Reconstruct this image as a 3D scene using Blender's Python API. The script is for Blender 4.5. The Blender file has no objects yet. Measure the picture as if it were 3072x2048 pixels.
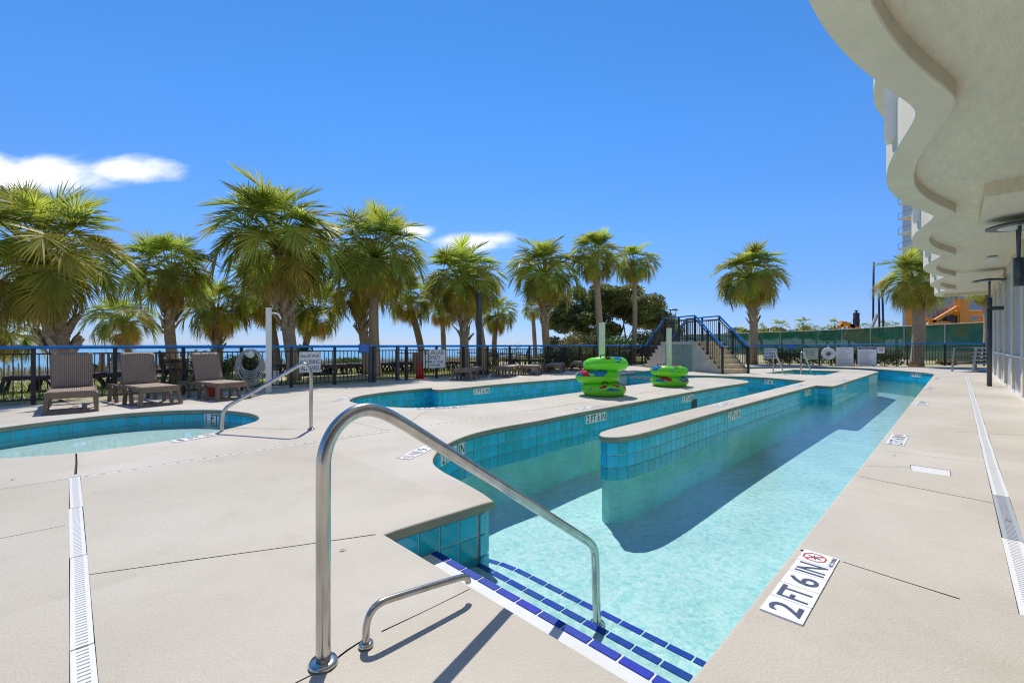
import bpy, bmesh, math, random
import numpy as np
from mathutils import Vector, Matrix, geometry

random.seed(7); np.random.seed(7)
S = bpy.context.scene
COL = S.collection
R = math.radians

# ------------------------------------------------------------------ camera, sky, sun, exposure
EYE, FOC, HZ = 1.10, 1330.0, 1033.0            # eye height (m), focal length and horizon row of a 3072 px wide frame
cam = bpy.data.cameras.new('camera'); camo = bpy.data.objects.new('camera', cam); COL.objects.link(camo)
camo.location = (0, 0, EYE); camo.rotation_euler = (R(90), 0, 0)
cam.sensor_width = 36; cam.lens = FOC/3072*36; cam.shift_y = (HZ-1024)/3072
cam.clip_start = 0.05; cam.clip_end = 60000
S.camera = camo

SUN_EL, SUN_AZ = R(56), R(-8)                  # azimuth from +Y, positive towards +X
world = bpy.data.worlds.new('World'); S.world = world; world.use_nodes = True
wn, wl = world.node_tree.nodes, world.node_tree.links
wn.clear()
w_out = wn.new('ShaderNodeOutputWorld'); w_bg = wn.new('ShaderNodeBackground')
sky = wn.new('ShaderNodeTexSky'); sky.sky_type = 'NISHITA'; sky.sun_disc = False
sky.sun_elevation = SUN_EL; sky.sun_rotation = SUN_AZ
sky.air_density = 0.6; sky.dust_density = 0.0; sky.ozone_density = 6.0; sky.altitude = 0
# clear maritime air: a deeper blue overhead and a soft, slightly violet band at the horizon, the same all round
hs = wn.new('ShaderNodeMix'); hs.data_type = 'RGBA'; hs.blend_type = 'MULTIPLY'; hs.inputs[0].default_value = 1.0; hs.clamp_result = False
wl.new(sky.outputs[0], hs.inputs[6])
# small cumulus clouds low over the sea: soft masks in view direction, broken up by noise
tc = wn.new('ShaderNodeTexCoord')
sep = wn.new('ShaderNodeSeparateXYZ')
def wmath(op, a, b=None, c=None, clamp=False):
    n = wn.new('ShaderNodeMath'); n.operation = op; n.use_clamp = clamp
    for i, v in enumerate((a, b, c)):
        if v is None: continue
        if isinstance(v, (int, float)): n.inputs[i].default_value = v
        else: wl.new(v, n.inputs[i])
    return n.outputs[0]
wl.new(tc.outputs['Generated'], sep.inputs[0])
rp = wn.new('ShaderNodeValToRGB'); wl.new(sep.outputs['Z'], rp.inputs[0]); cr = rp.color_ramp
for i_, (p_, c_) in enumerate(((0.0, (.31, .30, .37)), (.07, (.39, .42, .50)), (.22, (.46, .63, .74)), (.42, (.42, .75, .92)), (.64, (.38, .77, .95)))):
    e_ = cr.elements[i_] if i_ < 2 else cr.elements.new(p_)
    e_.position = p_; e_.color = (*c_, 1)
wl.new(rp.outputs[0], hs.inputs[7])
ysafe = wmath('MAXIMUM', sep.outputs['Y'], 0.02)
px = wmath('DIVIDE', sep.outputs['X'], ysafe); pz = wmath('DIVIDE', sep.outputs['Z'], ysafe)
comb = wn.new('ShaderNodeCombineXYZ'); wl.new(px, comb.inputs[0]); wl.new(pz, comb.inputs[1])
mp = wn.new('ShaderNodeMapping'); mp.inputs['Scale'].default_value = (1.0, 2.2, 1.0); wl.new(comb.outputs[0], mp.inputs[0])
nz = wn.new('ShaderNodeTexNoise'); nz.inputs['Scale'].default_value = 5.5; nz.inputs['Detail'].default_value = 9; nz.inputs['Roughness'].default_value = 0.55
wl.new(mp.outputs[0], nz.inputs['Vector'])
cloud = None
for (cx, cz, rx, rz, amp) in ((-1.05, 0.385, 0.20, 0.052, 1.0), (-0.88, 0.393, 0.15, 0.034, 0.95), (-1.20, 0.392, 0.18, 0.052, 1.0),
                              (-0.085, 0.232, 0.095, 0.026, 1.0), (-0.04, 0.238, 0.06, 0.020, 0.9), (-0.22, 0.256, 0.055, 0.018, 0.85)):
    dx = wmath('DIVIDE', wmath('SUBTRACT', px, cx), rx); dz = wmath('DIVIDE', wmath('SUBTRACT', pz, cz), rz)
    d = wmath('SQRT', wmath('ADD', wmath('MULTIPLY', dx, dx), wmath('MULTIPLY', dz, dz)))
    m = wmath('MULTIPLY', wmath('SUBTRACT', 1.25, d), amp)
    cloud = m if cloud is None else wmath('MAXIMUM', cloud, m)
dens = wmath('ADD', cloud, wmath('MULTIPLY', wmath('SUBTRACT', nz.outputs['Fac'], 0.55), 2.3))
mr = wn.new('ShaderNodeMapRange'); mr.interpolation_type = 'SMOOTHSTEP'
mr.inputs['From Min'].default_value = 0.0; mr.inputs['From Max'].default_value = 0.95
wl.new(dens, mr.inputs['Value'])
mask = wmath('MULTIPLY', mr.outputs[0], wmath('GREATER_THAN', sep.outputs['Y'], 0.05))
mix = wn.new('ShaderNodeMix'); mix.data_type = 'RGBA'
wl.new(mask, mix.inputs[0]); wl.new(hs.outputs[2], mix.inputs[6]); mix.inputs[7].default_value = (4.6, 4.7, 5.0, 1)
wl.new(mix.outputs[2], w_bg.inputs['Color'])
w_bg.inputs['Strength'].default_value = 0.15
wl.new(w_bg.outputs[0], w_out.inputs[0])

sun = bpy.data.lights.new('sun', 'SUN'); sun.energy = 2.55; sun.angle = R(0.53); sun.color = (1.0, 0.935, 0.84)
suno = bpy.data.objects.new('sun', sun); COL.objects.link(suno)
sd = Vector((math.sin(SUN_AZ)*math.cos(SUN_EL), math.cos(SUN_AZ)*math.cos(SUN_EL), math.sin(SUN_EL)))
suno.rotation_euler = (-sd).to_track_quat('-Z', 'Y').to_euler(); suno.location = (0, 10, 30)
vs = S.view_settings; vs.view_transform = 'Standard'; vs.look = 'None'; vs.exposure = 0.75; vs.gamma = 1; vs.use_curve_mapping = False
S.cycles.use_denoising = True; S.cycles.pixel_filter_type = 'BLACKMAN_HARRIS'; S.cycles.filter_width = 1.15
S.cycles.max_bounces = 8; S.cycles.transparent_max_bounces = 24; S.cycles.diffuse_bounces = 5; S.cycles.glossy_bounces = 4
S.cycles.caustics_reflective = False; S.cycles.caustics_refractive = False
S.cycles.sample_clamp_indirect = 6.0

# ------------------------------------------------------------------ helpers
def G(u, v, z=0.0):
    """world point at height z seen at photo pixel (u, v)"""
    D = FOC*(EYE-z)/(v-HZ)
    return ((u-1536)/FOC*D, D, z)
def G2(u, v, z=0.0): return G(u, v, z)[:2]
def AT(u, v, D): return ((u-1536)/FOC*D, D, EYE+(HZ-v)/FOC*D)
def CY(c, Y): return (Y+c, Y)                  # the place's own grid runs at 45 degrees: x - y = c

class MB:
    """collects faces into one mesh"""
    def __init__(s): s.v = []; s.f = []
    def add(s, v, f):
        o = len(s.v); s.v.extend([tuple(p) for p in v]); s.f.extend([tuple(i+o for i in t) for t in f]); return s
    def box(s, c, d, rz=0.0, ry=0.0, rx=0.0):
        hx, hy, hz = d[0]/2, d[1]/2, d[2]/2
        P = [Vector((x, y, z)) for x in (-hx, hx) for y in (-hy, hy) for z in (-hz, hz)]
        if rz or ry or rx:
            m = Matrix.Rotation(rz, 3, 'Z') @ Matrix.Rotation(ry, 3, 'Y') @ Matrix.Rotation(rx, 3, 'X')
            P = [m @ p for p in P]
        c = Vector(c); P = [p+c for p in P]
        return s.add(P, [(0,1,3,2),(4,6,7,5),(0,4,5,1),(2,3,7,6),(0,2,6,4),(1,5,7,3)])
    def bar(s, p, q, w, h, up=(0,0,1)):
        p, q = Vector(p), Vector(q); d = (q-p).normalized(); up = Vector(up)
        sd_ = d.cross(up)
        if sd_.length < 1e-4: sd_ = Vector((1,0,0))
        sd_.normalize(); u2 = sd_.cross(d)
        P = []
        for c in (p, q):
            for a, b in ((-1,-1),(1,-1),(1,1),(-1,1)): P.append(c+sd_*(a*w/2)+u2*(b*h/2))
        return s.add(P, [(3,2,1,0),(4,5,6,7),(0,1,5,4),(1,2,6,5),(2,3,7,6),(3,0,4,7)])
    def tube(s, path, r, n=10, cap=True):
        path = [Vector(p) for p in path]; k = len(path)
        rr = r if hasattr(r, '__len__') else [r]*k
        V = []; ref = None
        for i, p in enumerate(path):
            d = (path[min(i+1, k-1)]-path[max(i-1, 0)]).normalized()
            if ref is None: ref = Vector((0,0,1)) if abs(d.z) < .9 else Vector((1,0,0))
            a = ref-d*ref.dot(d)
            if a.length < 1e-5: a = d.orthogonal()
            a.normalize(); b = d.cross(a); ref = a
            for j in range(n):
                t = 2*math.pi*j/n; V.append(p+(a*math.cos(t)+b*math.sin(t))*rr[i])
        F = [(i*n+j, i*n+(j+1)%n, (i+1)*n+(j+1)%n, (i+1)*n+j) for i in range(k-1) for j in range(n)]
        if cap: F += [tuple(range(n-1, -1, -1)), tuple((k-1)*n+j for j in range(n))]
        return s.add(V, F)
    def lathe(s, prof, n=24, c=(0,0,0)):
        V = []; k = len(prof)
        for (r, z) in prof:
            for j in range(n):
                t = 2*math.pi*j/n; V.append((c[0]+r*math.cos(t), c[1]+r*math.sin(t), c[2]+z))
        F = [(i*n+j, i*n+(j+1)%n, (i+1)*n+(j+1)%n, (i+1)*n+j) for i in range(k-1) for j in range(n)]
        F += [tuple(range(n-1, -1, -1)), tuple((k-1)*n+j for j in range(n))]
        return s.add(V, F)
    def prism(s, poly, z0, z1):
        n = len(poly)
        V = [(x, y, z0) for x, y in poly]+[(x, y, z1) for x, y in poly]
        F = [(i, (i+1)%n, n+(i+1)%n, n+i) for i in range(n)]+[tuple(range(n-1, -1, -1)), tuple(range(n, 2*n))]
        return s.add(V, F)
    def torus(s, c, Rm, rx, rz, n=40, m=16):
        V = []
        for i in range(n):
            a = 2*math.pi*i/n
            for j in range(m):
                b = 2*math.pi*j/m; r = Rm+rx*math.cos(b)
                V.append((c[0]+r*math.cos(a), c[1]+r*math.sin(a), c[2]+rz*math.sin(b)))
        F = [(i*m+j, ((i+1)%n)*m+j, ((i+1)%n)*m+(j+1)%m, i*m+(j+1)%m) for i in range(n) for j in range(m)]
        return s.add(V, F)
    def data(s, name, mat=None, smooth=False):
        me = bpy.data.meshes.new(name); me.from_pydata([tuple(p) for p in s.v], [], s.f)
        if mat is not None: me.materials.append(mat)
        if smooth: me.polygons.foreach_set('use_smooth', [True]*len(me.polygons))
        me.update(); return me

def put(name, me, parent=None, loc=(0,0,0), rot=(0,0,0), scale=None):
    o = bpy.data.objects.new(name, me); COL.objects.link(o)
    o.location = loc; o.rotation_euler = rot
    if scale is not None: o.scale = scale if hasattr(scale, '__len__') else (scale,)*3
    if parent is not None: o.parent = parent
    return o
def obj(name, mb, mat, parent=None, smooth=False, loc=(0,0,0), rot=(0,0,0)):
    return put(name, mb.data(name, mat, smooth), parent, loc, rot)
def tag(o, label=None, cat=None, group=None, kind=None):
    if label: o['label'] = label
    if cat: o['category'] = cat
    if group: o['group'] = group
    if kind: o['kind'] = kind
    return o
def thing(name, label, cat, loc=(0,0,0), rz=0.0, group=None):
    o = bpy.data.objects.new(name, None); COL.objects.link(o); o.empty_display_size = .1
    o.location = loc; o.rotation_euler = (0, 0, rz)
    return tag(o, label, cat, group)
def struct(name, mb, mat, label=None, smooth=False):
    o = obj(name, mb, mat, None, smooth); o['kind'] = 'structure'
    if label: o['label'] = label
    return o
def copy_tree(o, parent=None):
    c = o.copy(); COL.objects.link(c); c.parent = parent
    for ch in list(o.children): copy_tree(ch, c)
    return c

# ------------------------------------------------------------------ materials
def mat(name, col, rough=.6, metal=0.0, var=0.12, vscale=6.0, bump=0.0, bscale=60.0, spec=.5, trans=0.0, rand=0.0, coat=0.0, detail=6, stretch=None, col2=None):
    m = bpy.data.materials.new(name); m.use_nodes = True
    n, l = m.node_tree.nodes, m.node_tree.links
    b = n['Principled BSDF']; out = n['Material Output']
    b.inputs['Roughness'].default_value = rough; b.inputs['Metallic'].default_value = metal
    b.inputs['Specular IOR Level'].default_value = spec; b.inputs['Coat Weight'].default_value = coat
    c = (*col, 1)
    t = n.new('ShaderNodeTexCoord'); vec = t.outputs['Object']
    if stretch:
        mpn = n.new('ShaderNodeMapping'); mpn.inputs['Scale'].default_value = stretch; l.new(vec, mpn.inputs[0]); vec = mpn.outputs[0]
    src = None
    if var > 0 or col2:
        nt = n.new('ShaderNodeTexNoise'); nt.inputs['Scale'].default_value = vscale; nt.inputs['Detail'].default_value = detail
        l.new(vec, nt.inputs['Vector'])
        mx = n.new('ShaderNodeMix'); mx.data_type = 'RGBA'
        rmp = n.new('ShaderNodeMapRange'); rmp.inputs['From Min'].default_value = .3; rmp.inputs['From Max'].default_value = .7
        l.new(nt.outputs['Fac'], rmp.inputs[0]); l.new(rmp.outputs[0], mx.inputs[0])
        a = tuple(x*(1-var) for x in col)+(1,); d = tuple(min(1, x*(1+var)) for x in (col2 or col))+(1,)
        mx.inputs[6].default_value = a; mx.inputs[7].default_value = d; src = mx.outputs[2]
    if rand > 0:
        oi = n.new('ShaderNodeObjectInfo'); h = n.new('ShaderNodeHueSaturation')
        mr1 = n.new('ShaderNodeMapRange'); mr1.inputs['To Min'].default_value = 1-rand; mr1.inputs['To Max'].default_value = 1+rand
        l.new(oi.outputs['Random'], mr1.inputs[0]); l.new(mr1.outputs[0], h.inputs['Value'])
        mr2 = n.new('ShaderNodeMapRange'); mr2.inputs['To Min'].default_value = .5-rand*.06; mr2.inputs['To Max'].default_value = .5+rand*.06
        l.new(oi.outputs['Random'], mr2.inputs[0]); l.new(mr2.outputs[0], h.inputs['Hue'])
        if src is not None: l.new(src, h.inputs['Color'])
        else: h.inputs['Color'].default_value = c
        src = h.outputs[0]
    if src is not None: l.new(src, b.inputs['Base Color'])
    else: b.inputs['Base Color'].default_value = c
    if bump > 0:
        nb = n.new('ShaderNodeTexNoise'); nb.inputs['Scale'].default_value = bscale; nb.inputs['Detail'].default_value = 4
        l.new(vec, nb.inputs['Vector'])
        bp = n.new('ShaderNodeBump'); bp.inputs['Strength'].default_value = bump; bp.inputs['Distance'].default_value = .01
        l.new(nb.outputs['Fac'], bp.inputs['Height']); l.new(bp.outputs[0], b.inputs['Normal'])
    if trans > 0:
        tr = n.new('ShaderNodeBsdfTranslucent'); ms = n.new('ShaderNodeMixShader'); ms.inputs[0].default_value = trans
        if src is not None: l.new(src, tr.inputs[0])
        else: tr.inputs[0].default_value = c
        l.new(b.outputs[0], ms.inputs[1]); l.new(tr.outputs[0], ms.inputs[2]); l.new(ms.outputs[0], out.inputs[0])
    return m

def water_mat(name, tint, scale, strength, stretch=(1,1,1), tint_low=None):
    """clear water: mirror by Fresnel, the rest passes; a cell pattern in the tint imitates the caustic net of light on the floor"""
    m = bpy.data.materials.new(name); m.use_nodes = True
    n, l = m.node_tree.nodes, m.node_tree.links; n.clear()
    out = n.new('ShaderNodeOutputMaterial'); ms = n.new('ShaderNodeMixShader')
    t = n.new('ShaderNodeTexCoord'); mpn = n.new('ShaderNodeMapping'); mpn.inputs['Scale'].default_value = stretch
    mpn.inputs['Rotation'].default_value = (0, 0, R(20)); l.new(t.outputs['Object'], mpn.inputs[0])
    n1 = n.new('ShaderNodeTexNoise'); n1.inputs['Scale'].default_value = scale; n1.inputs['Detail'].default_value = 3; n1.inputs['Roughness'].default_value = .45
    n2 = n.new('ShaderNodeTexNoise'); n2.inputs['Scale'].default_value = scale*.22; n2.inputs['Detail'].default_value = 2
    l.new(mpn.outputs[0], n1.inputs['Vector']); l.new(mpn.outputs[0], n2.inputs['Vector'])
    ad = n.new('ShaderNodeMath'); ad.operation = 'MULTIPLY_ADD'; l.new(n2.outputs['Fac'], ad.inputs[0]); ad.inputs[1].default_value = 1.5; l.new(n1.outputs['Fac'], ad.inputs[2])
    bp = n.new('ShaderNodeBump'); bp.inputs['Strength'].default_value = strength; bp.inputs['Distance'].default_value = .02
    l.new(ad.outputs[0], bp.inputs['Height'])
    fr = n.new('ShaderNodeFresnel'); fr.inputs['IOR'].default_value = 1.33; l.new(bp.outputs[0], fr.inputs['Normal'])
    tr = n.new('ShaderNodeBsdfTransparent'); tr.inputs[0].default_value = (*tint, 1)
    if tint_low:  # caustic light imitated in the tint: pale cell edges, darker cell centres
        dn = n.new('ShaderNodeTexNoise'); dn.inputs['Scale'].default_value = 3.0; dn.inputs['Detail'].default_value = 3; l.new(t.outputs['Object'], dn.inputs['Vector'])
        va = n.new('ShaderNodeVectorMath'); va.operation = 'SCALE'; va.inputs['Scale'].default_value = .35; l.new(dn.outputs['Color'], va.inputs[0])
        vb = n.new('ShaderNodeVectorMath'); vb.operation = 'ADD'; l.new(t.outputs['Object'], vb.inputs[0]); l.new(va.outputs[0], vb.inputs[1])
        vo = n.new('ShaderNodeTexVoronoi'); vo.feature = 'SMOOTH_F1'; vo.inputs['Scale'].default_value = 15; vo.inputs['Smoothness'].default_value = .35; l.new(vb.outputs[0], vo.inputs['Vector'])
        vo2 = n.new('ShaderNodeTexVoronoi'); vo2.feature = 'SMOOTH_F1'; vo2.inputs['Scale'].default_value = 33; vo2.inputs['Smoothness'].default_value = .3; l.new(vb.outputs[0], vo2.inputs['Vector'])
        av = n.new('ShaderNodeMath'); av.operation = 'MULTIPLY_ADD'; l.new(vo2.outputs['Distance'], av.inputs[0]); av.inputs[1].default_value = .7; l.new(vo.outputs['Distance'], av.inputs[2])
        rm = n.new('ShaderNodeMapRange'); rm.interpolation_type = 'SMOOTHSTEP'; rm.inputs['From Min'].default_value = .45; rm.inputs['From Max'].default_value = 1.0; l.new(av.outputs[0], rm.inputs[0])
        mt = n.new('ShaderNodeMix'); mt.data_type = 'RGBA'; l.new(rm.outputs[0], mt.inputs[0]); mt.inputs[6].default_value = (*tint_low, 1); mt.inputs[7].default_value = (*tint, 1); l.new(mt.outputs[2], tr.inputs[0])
    gl = n.new('ShaderNodeBsdfGlossy'); gl.inputs['Roughness'].default_value = .015; l.new(bp.outputs[0], gl.inputs['Normal'])
    l.new(fr.outputs[0], ms.inputs[0]); l.new(tr.outputs[0], ms.inputs[1]); l.new(gl.outputs[0], ms.inputs[2]); l.new(ms.outputs[0], out.inputs[0])
    return m

def weave_mat(name, c1, c2, sx, sz):
    """woven resin strands: a wave in two directions"""
    m = bpy.data.materials.new(name); m.use_nodes = True
    n, l = m.node_tree.nodes, m.node_tree.links; b = n['Principled BSDF']; b.inputs['Roughness'].default_value = .5
    t = n.new('ShaderNodeTexCoord')
    ws = []
    for d, s in (('X', sx), ('Y', sz)):
        w = n.new('ShaderNodeTexWave'); w.bands_direction = d; w.inputs['Scale'].default_value = s; w.inputs['Distortion'].default_value = .6; w.inputs['Detail'].default_value = 1
        l.new(t.outputs['Object'], w.inputs['Vector']); ws.append(w.outputs['Fac'])
    mu = n.new('ShaderNodeMath'); mu.operation = 'ADD'; l.new(ws[0], mu.inputs[0]); l.new(ws[1], mu.inputs[1])
    mx = n.new('ShaderNodeMix'); mx.data_type = 'RGBA'; mx.inputs[6].default_value = (*c1, 1); mx.inputs[7].default_value = (*c2, 1)
    hf = n.new('ShaderNodeMath'); hf.operation = 'MULTIPLY'; hf.inputs[1].default_value = .5; l.new(mu.outputs[0], hf.inputs[0])
    l.new(hf.outputs[0], mx.inputs[0]); l.new(mx.outputs[2], b.inputs['Base Color'])
    bp = n.new('ShaderNodeBump'); bp.inputs['Strength'].default_value = .7; bp.inputs['Distance'].default_value = .006
    l.new(hf.outputs[0], bp.inputs['Height']); l.new(bp.outputs[0], b.inputs['Normal'])
    return m

def deck_mat(name, col):
    m = mat(name, col, rough=.72, var=.05, vscale=1.3, bump=.0, spec=.35)
    n, l = m.node_tree.nodes, m.node_tree.links; b = n['Principled BSDF']
    t = n.new('ShaderNodeTexCoord')
    n1 = n.new('ShaderNodeTexNoise'); n1.inputs['Scale'].default_value = 120; n1.inputs['Detail'].default_value = 6; n1.inputs['Roughness'].default_value = .6
    v1 = n.new('ShaderNodeTexVoronoi'); v1.inputs['Scale'].default_value = 95
    l.new(t.outputs['Object'], n1.inputs['Vector']); l.new(t.outputs['Object'], v1.inputs['Vector'])
    ad = n.new('ShaderNodeMath'); ad.operation = 'MULTIPLY_ADD'; l.new(v1.outputs['Distance'], ad.inputs[0]); ad.inputs[1].default_value = .6; l.new(n1.outputs['Fac'], ad.inputs[2])
    bp = n.new('ShaderNodeBump'); bp.inputs['Strength'].default_value = .34; bp.inputs['Distance'].default_value = .006
    l.new(ad.outputs[0], bp.inputs['Height']); l.new(bp.outputs[0], b.inputs['Normal'])
    # faint stains and fine specks
    n2 = n.new('ShaderNodeTexNoise'); n2.inputs['Scale'].default_value = .55; n2.inputs['Detail'].default_value = 8; l.new(t.outputs['Object'], n2.inputs['Vector'])
    n3 = n.new('ShaderNodeTexNoise'); n3.inputs['Scale'].default_value = 210; n3.inputs['Detail'].default_value = 2; l.new(t.outputs['Object'], n3.inputs['Vector'])
    src = b.inputs['Base Color'].links[0].from_socket
    mx = n.new('ShaderNodeMix'); mx.data_type = 'RGBA'; mx.blend_type = 'MULTIPLY'; l.new(src, mx.inputs[6])
    r1 = n.new('ShaderNodeMapRange'); r1.inputs['From Min'].default_value = .35; r1.inputs['From Max'].default_value = .68; r1.inputs['To Min'].default_value = .0; r1.inputs['To Max'].default_value = .95
    l.new(n2.outputs['Fac'], r1.inputs[0]); l.new(r1.outputs[0], mx.inputs[0]); mx.inputs[7].default_value = (.84, .815, .77, 1)
    mx2 = n.new('ShaderNodeMix'); mx2.data_type = 'RGBA'; mx2.blend_type = 'MULTIPLY'; l.new(mx.outputs[2], mx2.inputs[6])
    r2 = n.new('ShaderNodeMapRange'); r2.inputs['From Min'].default_value = .42; r2.inputs['From Max'].default_value = .3; r2.inputs['To Max'].default_value = .8
    l.new(n3.outputs['Fac'], r2.inputs[0]); l.new(r2.outputs[0], mx2.inputs[0]); mx2.inputs[7].default_value = (.72, .70, .66, 1)
    # slabs poured at different times differ a little in tone
    mpb = n.new('ShaderNodeMapping'); mpb.inputs['Rotation'].default_value = (0, 0, R(45)); mpb.inputs['Location'].default_value = (.35, .2, 0); l.new(t.outputs['Object'], mpb.inputs[0])
    bk = n.new('ShaderNodeTexBrick'); bk.offset = .0; bk.inputs['Scale'].default_value = .42; bk.inputs['Mortar Size'].default_value = 0; bk.inputs['Brick Width'].default_value = 1.0; bk.inputs['Row Height'].default_value = .9
    bk.inputs['Color1'].default_value = (.93, .925, .90, 1); bk.inputs['Color2'].default_value = (1.0, 1.0, 1.0, 1); l.new(mpb.outputs[0], bk.inputs['Vector'])
    mx3 = n.new('ShaderNodeMix'); mx3.data_type = 'RGBA'; mx3.blend_type = 'MULTIPLY'; mx3.inputs[0].default_value = 1.0; l.new(mx2.outputs[2], mx3.inputs[6]); l.new(bk.outputs['Color'], mx3.inputs[7])
    n4 = n.new('ShaderNodeTexNoise'); n4.inputs['Scale'].default_value = 3.4; n4.inputs['Detail'].default_value = 7; n4.inputs['Roughness'].default_value = .62; l.new(t.outputs['Object'], n4.inputs['Vector'])
    r4 = n.new('ShaderNodeMapRange'); r4.inputs['From Min'].default_value = .52; r4.inputs['From Max'].default_value = .72; r4.inputs['To Max'].default_value = .55; l.new(n4.outputs['Fac'], r4.inputs[0])
    mx4 = n.new('ShaderNodeMix'); mx4.data_type = 'RGBA'; mx4.blend_type = 'MULTIPLY'; l.new(r4.outputs[0], mx4.inputs[0]); l.new(mx3.outputs[2], mx4.inputs[6]); mx4.inputs[7].default_value = (.87, .86, .84, 1)
    l.new(mx4.outputs[2], b.inputs['Base Color'])
    return m

def plaster_mat(name, c1, c2):
    m = bpy.data.materials.new(name); m.use_nodes = True
    n, l = m.node_tree.nodes, m.node_tree.links; b = n['Principled BSDF']; b.inputs['Roughness'].default_value = .7
    t = n.new('ShaderNodeTexCoord')
    n1 = n.new('ShaderNodeTexNoise'); n1.inputs['Scale'].default_value = 24; n1.inputs['Detail'].default_value = 5; n1.inputs['Roughness'].default_value = .65; n1.inputs['Distortion'].default_value = 1.0
    n2 = n.new('ShaderNodeTexNoise'); n2.inputs['Scale'].default_value = 1.2; n2.inputs['Detail'].default_value = 4
    l.new(t.outputs['Object'], n1.inputs['Vector']); l.new(t.outputs['Object'], n2.inputs['Vector'])
    ad = n.new('ShaderNodeMath'); ad.operation = 'MULTIPLY_ADD'; l.new(n2.outputs['Fac'], ad.inputs[0]); ad.inputs[1].default_value = .5; l.new(n1.outputs['Fac'], ad.inputs[2])
    r1 = n.new('ShaderNodeMapRange'); r1.inputs['From Min'].default_value = .5; r1.inputs['From Max'].default_value = 1.0; l.new(ad.outputs[0], r1.inputs[0])
    mx = n.new('ShaderNodeMix'); mx.data_type = 'RGBA'; mx.inputs[6].default_value = (*c1, 1); mx.inputs[7].default_value = (*c2, 1)
    l.new(r1.outputs[0], mx.inputs[0]); l.new(mx.outputs[2], b.inputs['Base Color'])
    return m

def tube_print_mat(name, seed):
    """vinyl with printed red and blue patches on lime green"""
    m = bpy.data.materials.new(name); m.use_nodes = True
    n, l = m.node_tree.nodes, m.node_tree.links; b = n['Principled BSDF']; b.inputs['Roughness'].default_value = .28
    t = n.new('ShaderNodeTexCoord'); mp_ = n.new('ShaderNodeMapping'); mp_.inputs['Location'].default_value = (seed*3.1, seed*1.7, seed*.9); mp_.inputs['Scale'].default_value = (1, 1, 2.0)
    l.new(t.outputs['Object'], mp_.inputs[0])
    col = (.27, .92, .05, 1); prev = None
    for k, (c, lo, off) in enumerate((((.02, .24, .62, 1), .545, 0), ((.60, .03, .04, 1), .55, 7.3))):
        nt = n.new('ShaderNodeTexNoise'); nt.inputs['Scale'].default_value = 2.1; nt.inputs['Detail'].default_value = 2.5
        m2 = n.new('ShaderNodeMapping'); m2.inputs['Location'].default_value = (off, off*2, 0); l.new(mp_.outputs[0], m2.inputs[0]); l.new(m2.outputs[0], nt.inputs['Vector'])
        gt = n.new('ShaderNodeMapRange'); gt.inputs['From Min'].default_value = lo; gt.inputs['From Max'].default_value = lo+.012; l.new(nt.outputs['Fac'], gt.inputs[0])
        # print only on the upper half
        sp = n.new('ShaderNodeSeparateXYZ'); l.new(t.outputs['Object'], sp.inputs[0])
        up = n.new('ShaderNodeMath'); up.operation = 'GREATER_THAN'; up.inputs[1].default_value = 0.0; l.new(sp.outputs['Z'], up.inputs[0])
        mu = n.new('ShaderNodeMath'); mu.operation = 'MULTIPLY'; l.new(gt.outputs[0], mu.inputs[0]); l.new(up.outputs[0], mu.inputs[1])
        mx = n.new('ShaderNodeMix'); mx.data_type = 'RGBA'; l.new(mu.outputs[0], mx.inputs[0]); mx.inputs[7].default_value = c
        if prev is None: mx.inputs[6].default_value = col
        else: l.new(prev, mx.inputs[6])
        prev = mx.outputs[2]
    l.new(prev, b.inputs['Base Color'])
    nw = n.new('ShaderNodeTexNoise'); nw.inputs['Scale'].default_value = 9; bp = n.new('ShaderNodeBump'); bp.inputs['Strength'].default_value = .35; bp.inputs['Distance'].default_value = .02
    l.new(t.outputs['Object'], nw.inputs['Vector']); l.new(nw.outputs['Fac'], bp.inputs['Height']); l.new(bp.outputs[0], b.inputs['Normal'])
    tr = n.new('ShaderNodeBsdfTranslucent'); l.new(prev, tr.inputs[0]); ms = n.new('ShaderNodeMixShader'); ms.inputs[0].default_value = .3
    l.new(b.outputs[0], ms.inputs[1]); l.new(tr.outputs[0], ms.inputs[2]); l.new(ms.outputs[0], n['Material Output'].inputs[0])
    return m

def mesh_screen_mat(name, col, open_):
    m = mat(name, col, rough=.8, var=.35, vscale=1.4, spec=.2, trans=.35)
    n, l = m.node_tree.nodes, m.node_tree.links; b = n['Principled BSDF']
    tr = n.new('ShaderNodeBsdfTransparent'); ms = n.new('ShaderNodeMixShader'); ms.inputs[0].default_value = open_
    l.new(n['Material Output'].inputs[0].links[0].from_socket, ms.inputs[1]); l.new(tr.outputs[0], ms.inputs[2]); l.new(ms.outputs[0], n['Material Output'].inputs[0])
    return m

M = {}
M['deck'] = deck_mat('deck_concrete', (.60, .56, .495))
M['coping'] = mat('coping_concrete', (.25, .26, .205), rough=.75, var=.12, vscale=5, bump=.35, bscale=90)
M['joint'] = mat('joint_filler', (.055, .045, .04), rough=.9)
M['grout'] = mat('grout', (.50, .60, .58), rough=.8, var=.2, vscale=4)
M['tile'] = mat('blue_glazed_tile', (.012, .49, .70), rough=.12, var=.16, vscale=5, rand=.22, bump=.08, bscale=14)
M['tile_dark'] = mat('navy_step_tile', (.006, .034, .38), spec=.25, rough=.6, var=.25, vscale=60, rand=.14)
M['plaster'] = plaster_mat('pool_plaster', (.48, .59, .605), (.84, .89, .90))
M['plaster_wall'] = mat('pool_wall_plaster', (.36, .80, .76), rough=.7, var=.12, vscale=3)
M['plaster_white'] = mat('white_step_plaster', (.64, .66, .66), rough=.6, var=.05, vscale=8)
M['water'] = water_mat('pool_water', (.80, .965, .962), 13.0, .24, (1, 1.6, 1), (.60, .88, .885))
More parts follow.
